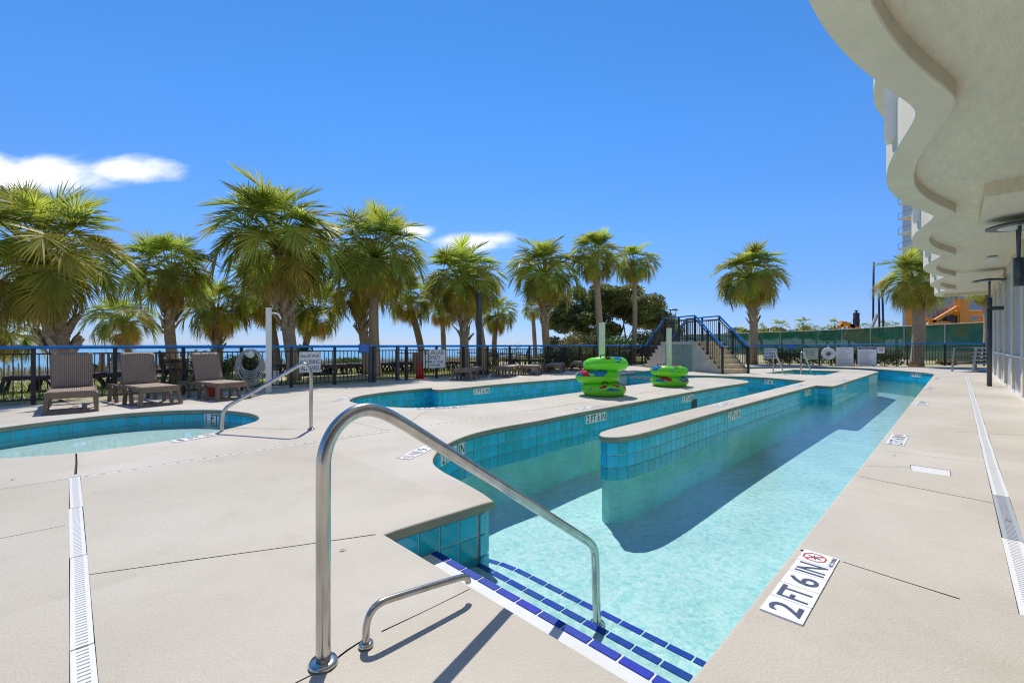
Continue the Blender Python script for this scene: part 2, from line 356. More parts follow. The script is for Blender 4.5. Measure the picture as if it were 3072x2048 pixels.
M['water_kid'] = water_mat('wading_water', (.84, .985, .985), 6.0, .05, (1, 1, 1), (.72, .95, .95))
M['steel'] = mat('stainless_steel', (.50, .485, .46), rough=.24, metal=1.0, var=.22, vscale=14, bump=.05, bscale=30, stretch=(1,1,.25))
M['white'] = mat('white_paint', (.80, .80, .79), rough=.5, var=.04)
M['white_plastic'] = mat('white_plastic', (.78, .78, .77), rough=.4, var=.06, vscale=20)
M['grey_plastic'] = mat('grey_plastic', (.40, .43, .47), rough=.45, var=.06, vscale=20)
M['black_metal'] = mat('black_metal', (.022, .024, .027), rough=.45, var=.2)
M['post_metal'] = mat('charcoal_metal', (.055, .065, .08), rough=.4, var=.15)
M['blue_rail'] = mat('blue_painted_rail', (.008, .21, .66), rough=.35, var=.1, vscale=3)
M['stucco'] = mat('stucco', (.75, .68, .545), rough=.85, var=.06, vscale=3, bump=.5, bscale=110)
M['soffit'] = mat('brushed_stucco_soffit', (.82, .735, .585), rough=.85, var=.06, vscale=7, bump=1.0, bscale=30, stretch=(.7, 3.0, 1))
M['stucco_white'] = mat('white_stucco', (.80, .79, .77), rough=.85, var=.04, vscale=4, bump=.6, bscale=45)
M['panel'] = mat('cladding_panel', (.55, .56, .56), rough=.5, var=.05)
M['panel_gap'] = mat('cladding_gap', (.16, .165, .17), rough=.6)
M['step_stone'] = mat('stair_concrete', (.72, .60, .42), rough=.8, var=.15, vscale=4, bump=.2)
M['bridge_wall'] = mat('bridge_render', (.58, .53, .44), rough=.8, var=.12, vscale=3, bump=.3)
M['bridge_panel'] = mat('bridge_recess', (.30, .35, .29), rough=.8, var=.15, vscale=6, bump=.4)
M['resin'] = mat('brown_resin', (.20, .14, .105), rough=.5, var=.18, vscale=9, bump=.1)
M['weave'] = weave_mat('woven_resin', (.11, .075, .055), (.48, .355, .265), 11, 24)
M['dark_resin'] = mat('dark_resin', (.05, .042, .038), rough=.55, var=.2)
M['sign_white'] = mat('sign_white', (.86, .87, .88), rough=.4, var=.05)
M['sign_cream'] = mat('sign_cream', (.70, .70, .52), rough=.5, var=.05)
M['ink_navy'] = mat('ink_navy', (.015, .02, .17), rough=.5, var=0)
M['ink_dark'] = mat('ink_dark', (.02, .03, .055), rough=.5, var=.1)
M['ink_slate'] = mat('ink_slate', (.06, .08, .13), rough=.5, var=.35, vscale=90)
M['ink_green'] = mat('ink_green', (.02, .09, .09), rough=.5, var=0)
M['ink_red'] = mat('ink_red', (.55, .02, .02), rough=.5, var=0)
M['ink_grey'] = mat('ink_grey', (.36, .38, .42), rough=.5, var=0)
M['sign_blue'] = mat('sign_blue', (.01, .12, .52), rough=.4, var=0)
M['blue_white'] = mat('blue_white', (.25, .45, .75), rough=.5, var=0)
M['cone'] = mat('orange_red_plastic', (.70, .045, .02), rough=.4, var=.1)
M['wood'] = mat('weathered_wood', (.36, .27, .17), rough=.8, var=.2, vscale=5, stretch=(1, 8, 8))
M['hose'] = mat('pale_hose', (.50, .52, .50), rough=.5, var=.1)
M['bark'] = mat('palm_bark', (.43, .305, .20), rough=.95, var=.35, vscale=9, bump=.9, bscale=14, stretch=(1, 1, 5))
M['boot'] = mat('palm_boot', (.52, .39, .26), rough=.9, var=.35, vscale=11, bump=.5, bscale=20, rand=.2)
M['frond'] = mat('palm_frond', (.29, .37, .055), rough=.42, var=.25, vscale=2, trans=.62, rand=.34, spec=.45, col2=(.47, .49, .075))
M['frond_yellow'] = mat('palm_frond_yellowing', (.80, .61, .10), rough=.45, var=.3, vscale=2.5, trans=.55, rand=.28, spec=.4, col2=(.38, .38, .06))
M['frond_dead'] = mat('palm_frond_dead', (.80, .54, .21), rough=.6, var=.3, vscale=3, trans=.5, rand=.25)
M['leaf'] = mat('broad_leaf', (.085, .125, .038), rough=.4, var=.45, vscale=1.5, trans=.4, col2=(.33, .34, .10))
M['leaf_bright'] = mat('bush_leaf', (.12, .21, .035), rough=.45, var=.4, vscale=2, trans=.35)
M['leaf_yellow'] = mat('bush_leaf_tan', (.29, .25, .08), rough=.5, var=.35, vscale=2, trans=.35)
M['leaf_hedge'] = mat('hedge_leaf', (.06, .095, .03), rough=.4, var=.4, vscale=2, trans=.25, col2=(.14, .17, .04))
M['branch'] = mat('tree_branch', (.09, .07, .05), rough=.9, var=.3)
M['lawn'] = mat('lawn_ground', (.26, .29, .06), rough=.95, var=.35, vscale=.7, col2=(.44, .37, .23), bump=.5, bscale=12)
M['grass'] = mat('grass_blade', (.16, .30, .03), rough=.6, var=.4, vscale=.6, trans=.35, col2=(.33, .36, .07))
M['dune'] = mat('dune_sand', (.48, .40, .30), rough=.95, var=.2, vscale=.5)
M['dune_grass'] = mat('dune_grass', (.30, .17, .11), rough=.7, var=.35, vscale=.25, trans=.3, col2=(.34, .30, .10))
M['green_mesh'] = mesh_screen_mat('green_privacy_mesh', (.014, .125, .068), .11)
M['orange'] = mat('orange_machine_paint', (.92, .30, .01), rough=.4, var=.1, vscale=2)
M['machine_dark'] = mat('machine_dark', (.02, .02, .025), rough=.5)
M['machine_grey'] = mat('machine_grey', (.42, .42, .43), rough=.5, var=.1, vscale=1)
M['lid_blue'] = mat('bin_lid', (.16, .20, .27), rough=.4)
M['bin_grey'] = mat('bin_body', (.34, .36, .37), rough=.7, var=.1)
M['glass'] = mat('balcony_glass', (.30, .42, .50), rough=.1, var=0)
M['far_wall'] = mat('far_building_wall', (.42, .44, .48), rough=.7, var=.05)
M['lamp_lens'] = mat('lamp_lens', (.70, .72, .70), rough=.3, var=0)
M['soil'] = mat('mulch', (.22, .14, .09), rough=.95, var=.4, vscale=6, bump=.8, bscale=20)

# sea
def sea_mat():
    m = mat('sea_water', (.035, .20, .25), rough=.16, var=.3, vscale=.02, spec=.5, col2=(.07, .30, .34))
    n, l = m.node_tree.nodes, m.node_tree.links; b = n['Principled BSDF']
    t = n.new('ShaderNodeTexCoord'); mpn = n.new('ShaderNodeMapping'); mpn.inputs['Scale'].default_value = (.25, .9, 1); l.new(t.outputs['Object'], mpn.inputs[0])
    n1 = n.new('ShaderNodeTexNoise'); n1.inputs['Scale'].default_value = .6; n1.inputs['Detail'].default_value = 6; l.new(mpn.outputs[0], n1.inputs['Vector'])
    bp = n.new('ShaderNodeBump'); bp.inputs['Strength'].default_value = 1.0; bp.inputs['Distance'].default_value = .5
    l.new(n1.outputs['Fac'], bp.inputs['Height']); l.new(bp.outputs[0], b.inputs['Normal'])
    return m
M['sea'] = sea_mat()

# ------------------------------------------------------------------ lettering (made first, while the scene is small)
_TXT = {}
def text_shape(body, bold=.012):
    """outline of a word as (vertices, faces), normalised to height 1 and its own aspect"""
    key = (body, bold)
    if key in _TXT: return _TXT[key]
    cu = bpy.data.curves.new('word', 'FONT'); cu.body = body; cu.size = 1; cu.offset = bold; cu.resolution_u = 3
    o = bpy.data.objects.new('word', cu); COL.objects.link(o)
    dg = bpy.context.evaluated_depsgraph_get(); me = o.evaluated_get(dg).to_mesh()
    V = np.array([v.co[:] for v in me.vertices]); F = [tuple(p.vertices) for p in me.polygons]
    o.evaluated_get(dg).to_mesh_clear(); bpy.data.objects.remove(o); bpy.data.curves.remove(cu)
    lo, hi = V.min(0), V.max(0); h = hi[1]-lo[1]
    V = (V-lo)/h; asp = (hi[0]-lo[0])/h
    _TXT[key] = (V[:, :2], F, asp); return _TXT[key]
for w_ in ('2 FT 6 IN', '1 FT', '2', 'FT', '6', 'IN', '1', 'NO DIVING', 'SHALLOW WATER', 'ALLOWED', 'NO LIFEGUARD', 'ON DUTY', 'SWIM AT YOUR', 'OWN RISK',
           'NO FLOATS', 'IN POOL', 'OR SPA', 'CAUTION', 'POOL RULES', '3 FT'):
    text_shape(w_)
def word(body, x, y, w, h, z=0.0):
    """flat lettering centred at (x, y) in the local xy plane, w wide and h high"""
    V, F, a = text_shape(body)
    return [(x+(p[0]/a-.5)*w, y+(p[1]-.5)*h, z) for p in V], F
# ------------------------------------------------------------------ plan outlines (metres)
def smooth_loop(pts, sharp, step=.09):
    """centripetal Catmull-Rom through a closed loop, broken at sharp corners; long straights keep few points"""
    n = len(pts); P = [np.array(p, float) for p in pts]; out = []
    for i in range(n):
        p1, p2 = P[i], P[(i+1) % n]
        p0 = P[i-1] if i not in sharp else 2*p1-p2
        p3 = P[(i+2) % n] if (i+1) % n not in sharp else 2*p2-p1
        L = np.linalg.norm(p2-p1); k = max(1, int(L/step)) if L < 2.2 else max(1, int(L/.5))
        t0 = 0; t1 = t0+max(np.linalg.norm(p1-p0), 1e-6)**.5; t2 = t1+max(L, 1e-6)**.5; t3 = t2+max(np.linalg.norm(p3-p2), 1e-6)**.5
        for j in range(k):
            t = t1+(t2-t1)*j/k
            A1 = (t1-t)/(t1-t0)*p0+(t-t0)/(t1-t0)*p1; A2 = (t2-t)/(t2-t1)*p1+(t-t1)/(t2-t1)*p2; A3 = (t3-t)/(t3-t2)*p2+(t-t2)/(t3-t2)*p3
            B1 = (t2-t)/(t2-t0)*A1+(t-t0)/(t2-t0)*A2; B2 = (t3-t)/(t3-t1)*A2+(t-t1)/(t3-t1)*A3
            out.append((t2-t)/(t2-t1)*B1+(t-t1)/(t2-t1)*B2)
    return np.array(out)
def area(P): x, y = P[:, 0], P[:, 1]; return .5*np.sum(x*np.roll(y, -1)-y*np.roll(x, -1))
def normals(P):
    """mitred unit normals, pointing to the right of travel"""
    d = np.roll(P, -1, 0)-P; d /= np.maximum(np.linalg.norm(d, axis=1, keepdims=True), 1e-9)
    nr = np.stack([d[:, 1], -d[:, 0]], 1); m = nr+np.roll(nr, 1, 0)
    m /= np.maximum(np.linalg.norm(m, axis=1, keepdims=True), 1e-9)
    c = np.maximum((m*nr).sum(1, keepdims=True), .45); return m/c
def inside(P, Q):
    x, y = Q[:, 0], Q[:, 1]; r = np.zeros(len(Q), bool); n = len(P); j = n-1
    for i in range(n):
        xi, yi = P[i]; xj, yj = P[j]
        if yi != yj:
            cnd = ((yi > y) != (yj > y)) & (x < (xj-xi)*(y-yi)/(yj-yi)+xi); r ^= cnd
        j = i
    return r

STEP_A = (-.745, 2.58); STEP_B = (.482, 1.353)
river_pts = [STEP_B, (4.15, 5.0), (10.02, 10.84), (14.6, 15.38), (15.55, 16.32), (15.95, 16.8), (16.2, 17.3), (16.45, 18.5), (16.5, 19.9), (16.3, 21.0), (15.6, 21.6), (14.3, 22.0),
    (11.7, 21.8), (9.5, 21.1), (7.7, 20.4), (6.7, 19.6), (5.89, 18.85), (4.94, 17.9), (4.83, 17.45), (4.0, 16.45), (2.35, 14.75), (.045, 12.76), (-1.0, 11.63), (-1.50, 11.02), (-1.786, 10.80),
    (-1.95, 10.93), (-2.05, 11.30), (-2.46, 10.88), (-2.96, 10.29), (-3.14, 9.9), (-3.275, 9.525), (-3.285, 9.12), (-3.217, 8.776), (-3.07, 8.496), (-2.83, 8.24), (-2.55, 8.03),
    (-2.16, 7.83), (-1.745, 7.71), (-1.415, 7.76), (-.983, 7.97), (-.356, 8.40), (.03, 8.68), (1.66, 10.36), (2.957, 11.75), (3.97, 12.75), (5.4, 14.2), (5.95, 14.6), (6.47, 14.69), (6.93, 14.43), (7.10, 13.95),
    (7.14, 13.5), (7.03, 13.15), (6.776, 12.80), (5.915, 12.02), (5.11, 11.26), (4.21, 10.36), (3.27, 9.41), (2.28, 8.38), (1.96, 8.06), (.857, 6.947), (.363, 6.40), (-.2015, 5.852),
    (-.479, 5.494), (-.621, 5.21), (-.708, 4.948), (-.76, 4.679), (-.77, 4.437), (-.758, 4.247), (-.731, 4.12), (-.681, 4.0), (-.593, 3.843), (-.428, 3.61), (-.206, 3.275), (-.13, 3.13), STEP_A]
sharp = {0, 17, 18, 26, len(river_pts)-1, len(river_pts)-2}
RIVER = smooth_loop(river_pts, sharp)
isl_pts = [(1.062, 5.42), (1.114, 5.57), (1.215, 5.71), (1.383, 5.89), (1.778, 6.285), (2.575, 7.085), (3.826, 8.336), (5.07, 9.575), (6.73, 11.24), (8.913, 13.42), (8.73, 14.245), (8.39, 14.99), (7.88, 15.4),
    (7.135, 15.71), (6.45, 15.95), (6.1, 16.3), (6.25, 16.85), (6.9, 17.6), (8.0, 18.5), (9.3, 19.2), (10.71, 19.93), (12.2, 20.5), (13.5, 20.68), (14.5, 20.3), (14.95, 19.77), (15.15, 19.07), (15.06, 18.45),
    (14.72, 17.8), (14.32, 17.42), (12.57, 15.7), (10.2, 13.38), (8.62, 11.83), (8.50, 11.74), (8.38, 11.79), (8.21, 11.95), (7.93, 11.70), (4.81, 8.68), (3.2, 7.09), (1.783, 5.66), (1.429, 5.353), (1.284, 5.28), (1.155, 5.27), (1.078, 5.32)]
ISLE = smooth_loop(isl_pts, {9, 34})
kid_pts = [(-6.8, 5.887), (-6.594, 6.52), (-6.18, 7.126), (-5.59, 7.434), (-4.977, 7.476), (-4.46, 7.264), (-4.076, 7.0), (-3.785, 6.63), (-3.686, 6.36), (-3.704, 5.868), (-3.85, 5.263),
    (-4.16, 4.8), (-4.435, 4.515), (-4.955, 4.29), (-5.6, 4.2), (-6.25, 4.4), (-6.65, 4.85), (-6.85, 5.4)]
KID = smooth_loop(kid_pts, set())
SPA = np.array([(9.77, 17.17), (12.38, 19.45), (13.75, 18.45), (11.24, 15.94), (10.62, 16.35), (10.17, 16.62)])
def into_deck(P, isle=False):
    """unit normals pointing from the water into the deck"""
    s = 1 if area(P) > 0 else -1          # right of travel is outside for a counter-clockwise loop
    return normals(P)*(s if not isle else -s)
NR, NI, NK, NS = into_deck(RIVER), into_deck(ISLE, True), into_deck(KID), into_deck(SPA)
off = lambda P, N, d: P+N*d

DECK_OUT = np.array([(-12.5, 4.5), (7.0, 24.0), (13.1, 24.9), (23.5, 20.3), (17.75, 16.15), (-2.45, -4.05), (-12.5, -4.05)])

def strip(p, q, w):
    p, q = np.array(p, float), np.array(q, float); d = (q-p)/np.linalg.norm(q-p); n = np.array([-d[1], d[0]])*w/2
    return np.array([p-n, q-n, q+n, p+n])
def wobble(p, q, w, seg=.35, amp=.004):
    """an uneven crack-like strip"""
    p, q = np.array(p, float), np.array(q, float); L = np.linalg.norm(q-p); d = (q-p)/L; n = np.array([-d[1], d[0]]); k = max(2, int(L/seg))
    a, b = [], []
    for i in range(k+1):
        c = p+d*L*i/k+n*random.uniform(-amp, amp); ww = w*random.uniform(.55, 1.3)/2
        a.append(c-n*ww); b.append(c+n*ww)
    return np.array(a+b[::-1])
JOINTS = [wobble((-3.61, 3.66), (-7.8, -.5), .010), wobble((-4.40, 4.48), (-3.70, 3.76), .018), wobble((-2.03, 2.12), (-.79, 2.57), .009), wobble((-.19, 2.00), (-.50, 1.70), .007), wobble((-.56, 1.64), (-.62, 1.55), .009), wobble((-.67, 1.48), (-1.6, .56), .008),
    wobble((-2.72, 2.7), (-6.4, -1.0), .006), wobble((-1.83, 11.5), (-.54, 12.76), .03), wobble((-.53, 12.77), (2.2, 15.2), .03), wobble((-3.70, 5.86), (-2.72, 5.75), .012), wobble((.33, 7.40), (3.4, 10.5), .014), wobble((3.45, 10.55), (4.55, 11.65), .012),
    wobble((-2.53, 6.56), (-1.57, 5.65), .008), wobble((-5.15, 9.14), (-6.8, 10.2), .010), wobble((-7.0, 7.3), (-9.2, 9.0), .012), wobble((-1.55, 5.60), (-2.3, 4.9), .010), wobble((-1.5, 5.7), (-1.40, 7.5), .006),
    wobble((1.545, 2.375), (1.57, 2.35), .018), wobble((1.675, 2.246), (1.94, 1.92), .011), wobble((2.9, 3.70), (3.38, 3.03), .010), wobble((3.48, 2.95), (4.1, 2.72), .007), wobble((9.4, 9.85), (9.9, 9.45), .02), wobble((10.05, 9.35), (10.7, 9.1), .016),
    wobble((14.5, 15.0), (15.8, 15.6), .04), wobble((12.6, 13.1), (13.3, 12.95), .03), wobble((5.6, 5.6), (6.4, 5.3), .012), wobble((3.9, 4.55), (4.4, 4.1), .006), wobble((3.7, 3.95), (3.2, 4.02), .005)]
DRAINS = [((-3.64, 3.69), (1.2, -1.15), .068, 'white slotted drain channel running down the left deck'),
          ((-3.56, 3.70), (-1.58, 5.70), .034, 'thin white drain line from left drain towards the river'),
          ((-1.28, 5.87), (.32, 7.40), .034, 'thin white drain line along the middle of the tube deck'),
          ((4.62, 11.70), (5.85, 12.85), .036, 'short white drain line at the far tip of the tube deck'),
          ((-5.17, 9.10), (-2.56, 6.55), .036, 'thin white drain line running from wading pool towards the river'),
          ((-10.6, 3.75), (-5.24, 9.08), .036, 'thin white drain line beside the wicker loungers'),
          ((2.10, 1.78), (15.95, 15.55), .086, 'white drain channel along the building'),
          ((10.3, 14.35), (12.2, 16.35), .045, 'short white drain line beside the spa')]
HOLES_DRAIN = [strip(p, q, w) for p, q, w, _ in DRAINS]
LID = np.array([G2(2730, 1393), G2(2851, 1410), G2(2854, 1428), G2(2733, 1411)])

def cdt_fill(outer, holes, extra=()):
    """triangulated plan region: inside outer, outside every hole"""
    loops = [outer]+list(holes)+list(extra); V = []; E = []
    for L in loops:
        o = len(V); n = len(L); V += [Vector((float(p[0]), float(p[1]))) for p in L]; E += [(o+i, o+(i+1) % n) for i in range(n)]
    v, e, f, *_ = geometry.delaunay_2d_cdt(V, E, [], 0, 1e-5)
    pts = np.array([p[:] for p in v]); f = [t for t in f if len(t) == 3]; fa = np.array(f)
    c = pts[fa].mean(1); keep = inside(np.array(outer), c)
    for h in holes: keep &= ~inside(np.array(h), c)
    fa = fa[keep]
    a = pts[fa]; s = (a[:, 1, 0]-a[:, 0, 0])*(a[:, 2, 1]-a[:, 0, 1])-(a[:, 1, 1]-a[:, 0, 1])*(a[:, 2, 0]-a[:, 0, 0])
    fa[s < 0] = fa[s < 0][:, ::-1]
    return pts, [tuple(int(i) for i in t) for t in fa]
def flat(name, pts, faces, z, m):
    mb = MB(); mb.add([(p[0], p[1], z) for p in pts], faces); return mb

NOSE = .014
pts, fc = cdt_fill(DECK_OUT, [off(RIVER, NR, NOSE), off(KID, NK, NOSE), LID]+JOINTS+HOLES_DRAIN)
deck = struct('pool_deck', flat('pool_deck', pts, fc, 0, None), M['deck'], 'pale textured concrete pool deck around the pools')
spa_drain = HOLES_DRAIN[-1]
pts, fc = cdt_fill(off(ISLE, NI, NOSE), [off(SPA, NS, NOSE), spa_drain])
isle = struct('spa_deck', flat('spa_deck', pts, fc, 0, None), M['deck'], 'pale concrete divider and spa island between the channels')
mb = MB()
for J in JOINTS+HOLES_DRAIN+[LID]:
    lo, hi = J.min(0)-.05, J.max(0)+.05
    n = len(J); c = J.mean(0); Jb = c+(J-c)*1.0
    d = strip(J[0], J[len(J)//2-1] if len(J) > 4 else J[1], .06 if len(J) > 4 else .12)
    mb.add([(p[0], p[1], -.014) for p in d], [(0, 1, 2, 3)])
jb = obj('joint_bed', mb, M['joint'], deck); jb['kind'] = 'stuff'

# ---- coping, walls, tiles
def sweep(P, N, prof, i0=None, i1=None):
    n = len(P); idx = list(range(n))+[0] if i0 is None else list(range(i0, i1+1))
    mb = MB(); k = len(prof); V = []
    for i in idx:
        p = P[i % n]; q = N[i % n]
        for d, z in prof: V.append((p[0]+q[0]*d, p[1]+q[1]*d, z))
    F = [(a*k+b, a*k+b+1, (a+1)*k+b+1, (a+1)*k+b) for a in range(len(idx)-1) for b in range(k-1)]
    return mb.add(V, F)
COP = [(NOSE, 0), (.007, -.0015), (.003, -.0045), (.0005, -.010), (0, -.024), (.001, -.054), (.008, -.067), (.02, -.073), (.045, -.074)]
COPH = .073; TP = .153; FLOOR = -1.05; WATER = -.365
tile_mb = MB()
_t = .0735
tile_mb.add([(-_t, 0, -_t), (_t, 0, -_t), (_t, 0, _t), (-_t, 0, _t), (-_t+.004, -.007, -_t+.004), (_t-.004, -.007, -_t+.004), (_t-.004, -.007, _t-.004), (-_t+.004, -.007, _t-.004)],
            [(4, 5, 6, 7), (0, 1, 5, 4), (1, 2, 6, 5), (2, 3, 7, 6), (3, 0, 4, 7)])
TILE = tile_mb.data('tile', M['tile'])
def pool_edge(P, N, deck_obj, rows, wall_bottom, grout_to, tile_ok, label, maxlen=14.5, closed_cop=True):
    """coping, tiled wall and single tiles along a pool outline, cut into runs"""
    n = len(P); seg = np.linalg.norm(np.roll(P, -1, 0)-P, axis=1); walls = []
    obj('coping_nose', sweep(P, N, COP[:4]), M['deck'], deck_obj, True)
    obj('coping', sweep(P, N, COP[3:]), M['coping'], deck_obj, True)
    i = 0
    while i < n:
        j = i; L = 0
        while j < n and L < maxlen: L += seg[j]; j += 1
        w = struct('pool_wall', sweep(P, N, [(.036, -COPH+.004), (.036, grout_to)], i, j), M['grout'], label)
        obj('lower_wall', sweep(P, N, [(.036, grout_to), (.036, wall_bottom)], i, j), M['plaster_wall'], w)
        # tiles at even pitch along this run
        pos = []
        for a in range(i, j): pos.append((P[a], P[(a+1) % n], N[a], N[(a+1) % n], seg[a]))
        cum = np.concatenate([[0], np.cumsum([q[4] for q in pos])]); tot = cum[-1]; m = max(1, round(tot/TP)); tp_ = tot/m
        def at(s):
            a = min(max(int(np.searchsorted(cum, s, side='right'))-1, 0), len(pos)-1); f = (s-cum[a])/max(pos[a][4], 1e-9); q = pos[a]
            return q[0]*(1-f)+q[1]*f+(q[2]*(1-f)+q[3]*f)*.036
        for k in range(m):
            a, b = at(k*tp_), at((k+1)*tp_); c = (a+b)/2; cm = at((k+.5)*tp_); d = (b-a); d /= max(np.linalg.norm(d), 1e-9)
            a0 = min(max(int(np.searchsorted(cum, (k+.5)*tp_, side='right'))-1, 0), len(pos)-1); nn = pos[a0][2]
            cv = (cm-c)@(-nn) > .002
            if cv: c = cm
            # face looks towards the water = -nn ; only walls that face the camera
            if (-nn[0])*(0-c[0])+(-nn[1])*(0-c[1]) <= 0.0 or not tile_ok(c): continue
            ang = math.atan2(d[1], d[0])
            if (-math.sin(ang)*nn[0]+math.cos(ang)*nn[1]) < 0: ang += math.pi
            for r_ in range(rows):
                put('tile', TILE, w, (c[0], c[1], -COPH-TP*(r_+.5)), (0, 0, ang), (np.linalg.norm(b-a)/TP*(1.06 if cv else 1.0), 1, 1))
        walls.append((w, i, j)); i = j
    return walls
W_R = pool_edge(RIVER, NR, deck, 3, FLOOR, -COPH-3*TP-.004, lambda c: (c[1] < 16.5 and c[1] > 2.0) or (c[0] > 15.2) or (4.4 < c[0] < 6.2), 'blue tiled channel wall')
W_I = pool_edge(ISLE, NI, isle, 3, FLOOR, -COPH-3*TP-.004, lambda c: c[1] < 16.2, 'blue tiled wall of the divider')
W_K = pool_edge(KID, NK, deck, 1, -.50, -COPH-TP-.004, lambda c: True, 'wading pool wall with one row of blue tiles')
W_S = pool_edge(SPA, NS, isle, 2, -.85, -COPH-2*TP-.004, lambda c: True, 'spa wall with blue tiles')

# floors and water
pts, fc = cdt_fill(off(RIVER, NR, .06), [off(ISLE, NI, .06)])
struct('river_floor', flat('', pts, fc, FLOOR, None), M['plaster'], 'pale plaster floor of the lazy river')
pts, fc = cdt_fill(off(RIVER, NR, .0355), [off(ISLE, NI, .0355)])
struct('river_water', flat('', pts, fc, WATER, None), M['water'], 'clear blue water in the lazy river')
pts, fc = cdt_fill(off(KID, NK, .06), [])
struct('wading_pool_floor', flat('', pts, fc, -.29, None), M['plaster'], 'pale floor of the wading pool')
pts, fc = cdt_fill(off(KID, NK, .0355), [])
struct('wading_pool_water', flat('', pts, fc, -.190, None), M['water_kid'], 'shallow clear water of the wading pool')
pts, fc = cdt_fill(off(SPA, NS, .06), [])
struct('spa_floor', flat('', pts, fc, -.8, None), M['plaster_wall'], 'spa floor')
pts, fc = cdt_fill(off(SPA, NS, .0355), [])
struct('spa_water', flat('', pts, fc, -.16, None), M['water'], 'dark blue water of the spa')
# low weir wall between block end and spa island
wr = struct('weir_wall', MB(), M['grout'], 'low tiled weir wall beside the bridge')
a, b = np.array((4.62, 17.28)), np.array((6.55, 16.25)); d = (b-a)/np.linalg.norm(b-a); nn = np.array((-d[1], d[0])); L = np.linalg.norm(b-a)
mb = MB(); q = strip(a, b, .40); mb.prism([tuple(p) for p in q], FLOOR, -.205)
wr.data = mb.data('weir_wall', M['grout'])
mb = MB(); q = strip(a, b, .47); mb.prism([tuple(p) for p in q], -.205, -.13); obj('coping', mb, M['deck'], wr)
for k in range(int(L/TP)):
    c = a+d*(k+.5)*TP-nn*.2
    for r_ in range(2): put('tile', TILE, wr, (c[0], c[1], -.215-TP*(r_+.5)), (0, 0, math.atan2(d[1], d[0])))

# ---- entry steps
E2 = np.array((.7071, -.7071)); E1 = np.array((.7071, .7071)); A0 = np.array(STEP_A)
def S2(s, t): p = A0+E1*s+E2*t; return (p[0], p[1])          # s into the pool, t along the edge
stp = thing('entry_steps', 'white entry steps with navy tile nosing leading into the near channel', 'steps')
TREADS = [(.0, .375, -.225), (.375, .745, -.43), (.745, 1.12, -.60)]
for i, (s0, s1, z) in enumerate(TREADS):
    t0 = .0 if i < 2 else -.02
    if i == 2: poly = [S2(s0, t0), S2(s0, 1.80), S2(s1, 1.80), S2(s1, .0), S2(s1-.012, -.12), S2(s1-.06, -.34), S2(s0+.10, -.30)]
    else: poly = [S2(s0, t0), S2(s0, 1.80), S2(s1, 1.80), S2(s1, t0)]
    mb = MB(); mb.prism(poly, FLOOR-.01, z); obj('tread', mb, M['plaster_white'] if i == 0 else M['plaster'], stp)
nav = MB(); nav.box((0, 0, 0), (.137, .047, .006)); NAVY = nav.data('nosing_tile', M['tile_dark'])
for i, (s0, s1, z) in enumerate(TREADS):
    for k in range(12):
        t = .075+k*.150
        p = S2(s1-.028, t); put('nosing_tile', NAVY, stp, (p[0], p[1], z+.0012), (0, 0, R(-45)))
for (s, t, rz) in ((1.080, -.077, 6), (1.045, -.225, 15)):
    p = S2(s, t); put('nosing_tile', NAVY, stp, (p[0], p[1], -.60+.0012), (0, 0, R(-45+rz)))

# ---- drains and skimmer lid
slot = MB(); L0 = 1.0
for sgn in (-1, 1): slot.box((0, sgn*.38, 0), (L0, .24, .010))
for k in range(40): slot.box((-.5+(k+.5)*L0/40, 0, 0), (L0/40*.72, .52, .0099))
COVER = slot.data('drain_cover', M['white_plastic'])
slot.data; COVER_G = slot.data('drain_cover', M['grey_plastic'])
pl = MB()
for sgn in (-1, 1): pl.box((0, sgn*.36, 0), (L0, .28, .010))
for k in range(9): pl.box((-.5+(k+.5)*L0/9, 0, 0), (L0/9*.72, .44, .0099))
COVER_T = pl.data('drain_cover', M['white_plastic'])
for di, (p, q, w, lab) in enumerate(DRAINS):
    p, q = np.array(p), np.array(q); L = np.linalg.norm(q-p); d = (q-p)/L; k = max(1, round(L/(1.05 if w > .06 else 1.0))); ln = L/k
    t = thing('trench_drain', lab, 'drain', (p[0], p[1], 0), math.atan2(d[1], d[0]), 'trench drains in the pool deck')
    for i in range(k):
        me = COVER if w > .06 else COVER_T
        if di == 6 and i == 1: me = COVER_G
        if i == 0 and L > 12: pass
        c = put('drain_cover', me, t, (ln*(i+.5), random.uniform(-.002, .002), -.006), (0, 0, random.uniform(-.004, .004)), ((ln-.008)/L0, w*.94, 1))
lid = MB(); lid.add([(p[0], p[1], 0) for p in (LID.mean(0)+(LID-LID.mean(0))*.97)], [(0, 3, 2, 1)]); lid.add([(p[0], p[1], -.02) for p in (LID.mean(0)+(LID-LID.mean(0))*.97)], [(0, 1, 2, 3)])
t = tag(obj('skimmer_lid', lid, M['white_plastic']), 'square white plastic skimmer lid set in the right deck', 'lid'); t.location.z = -.002

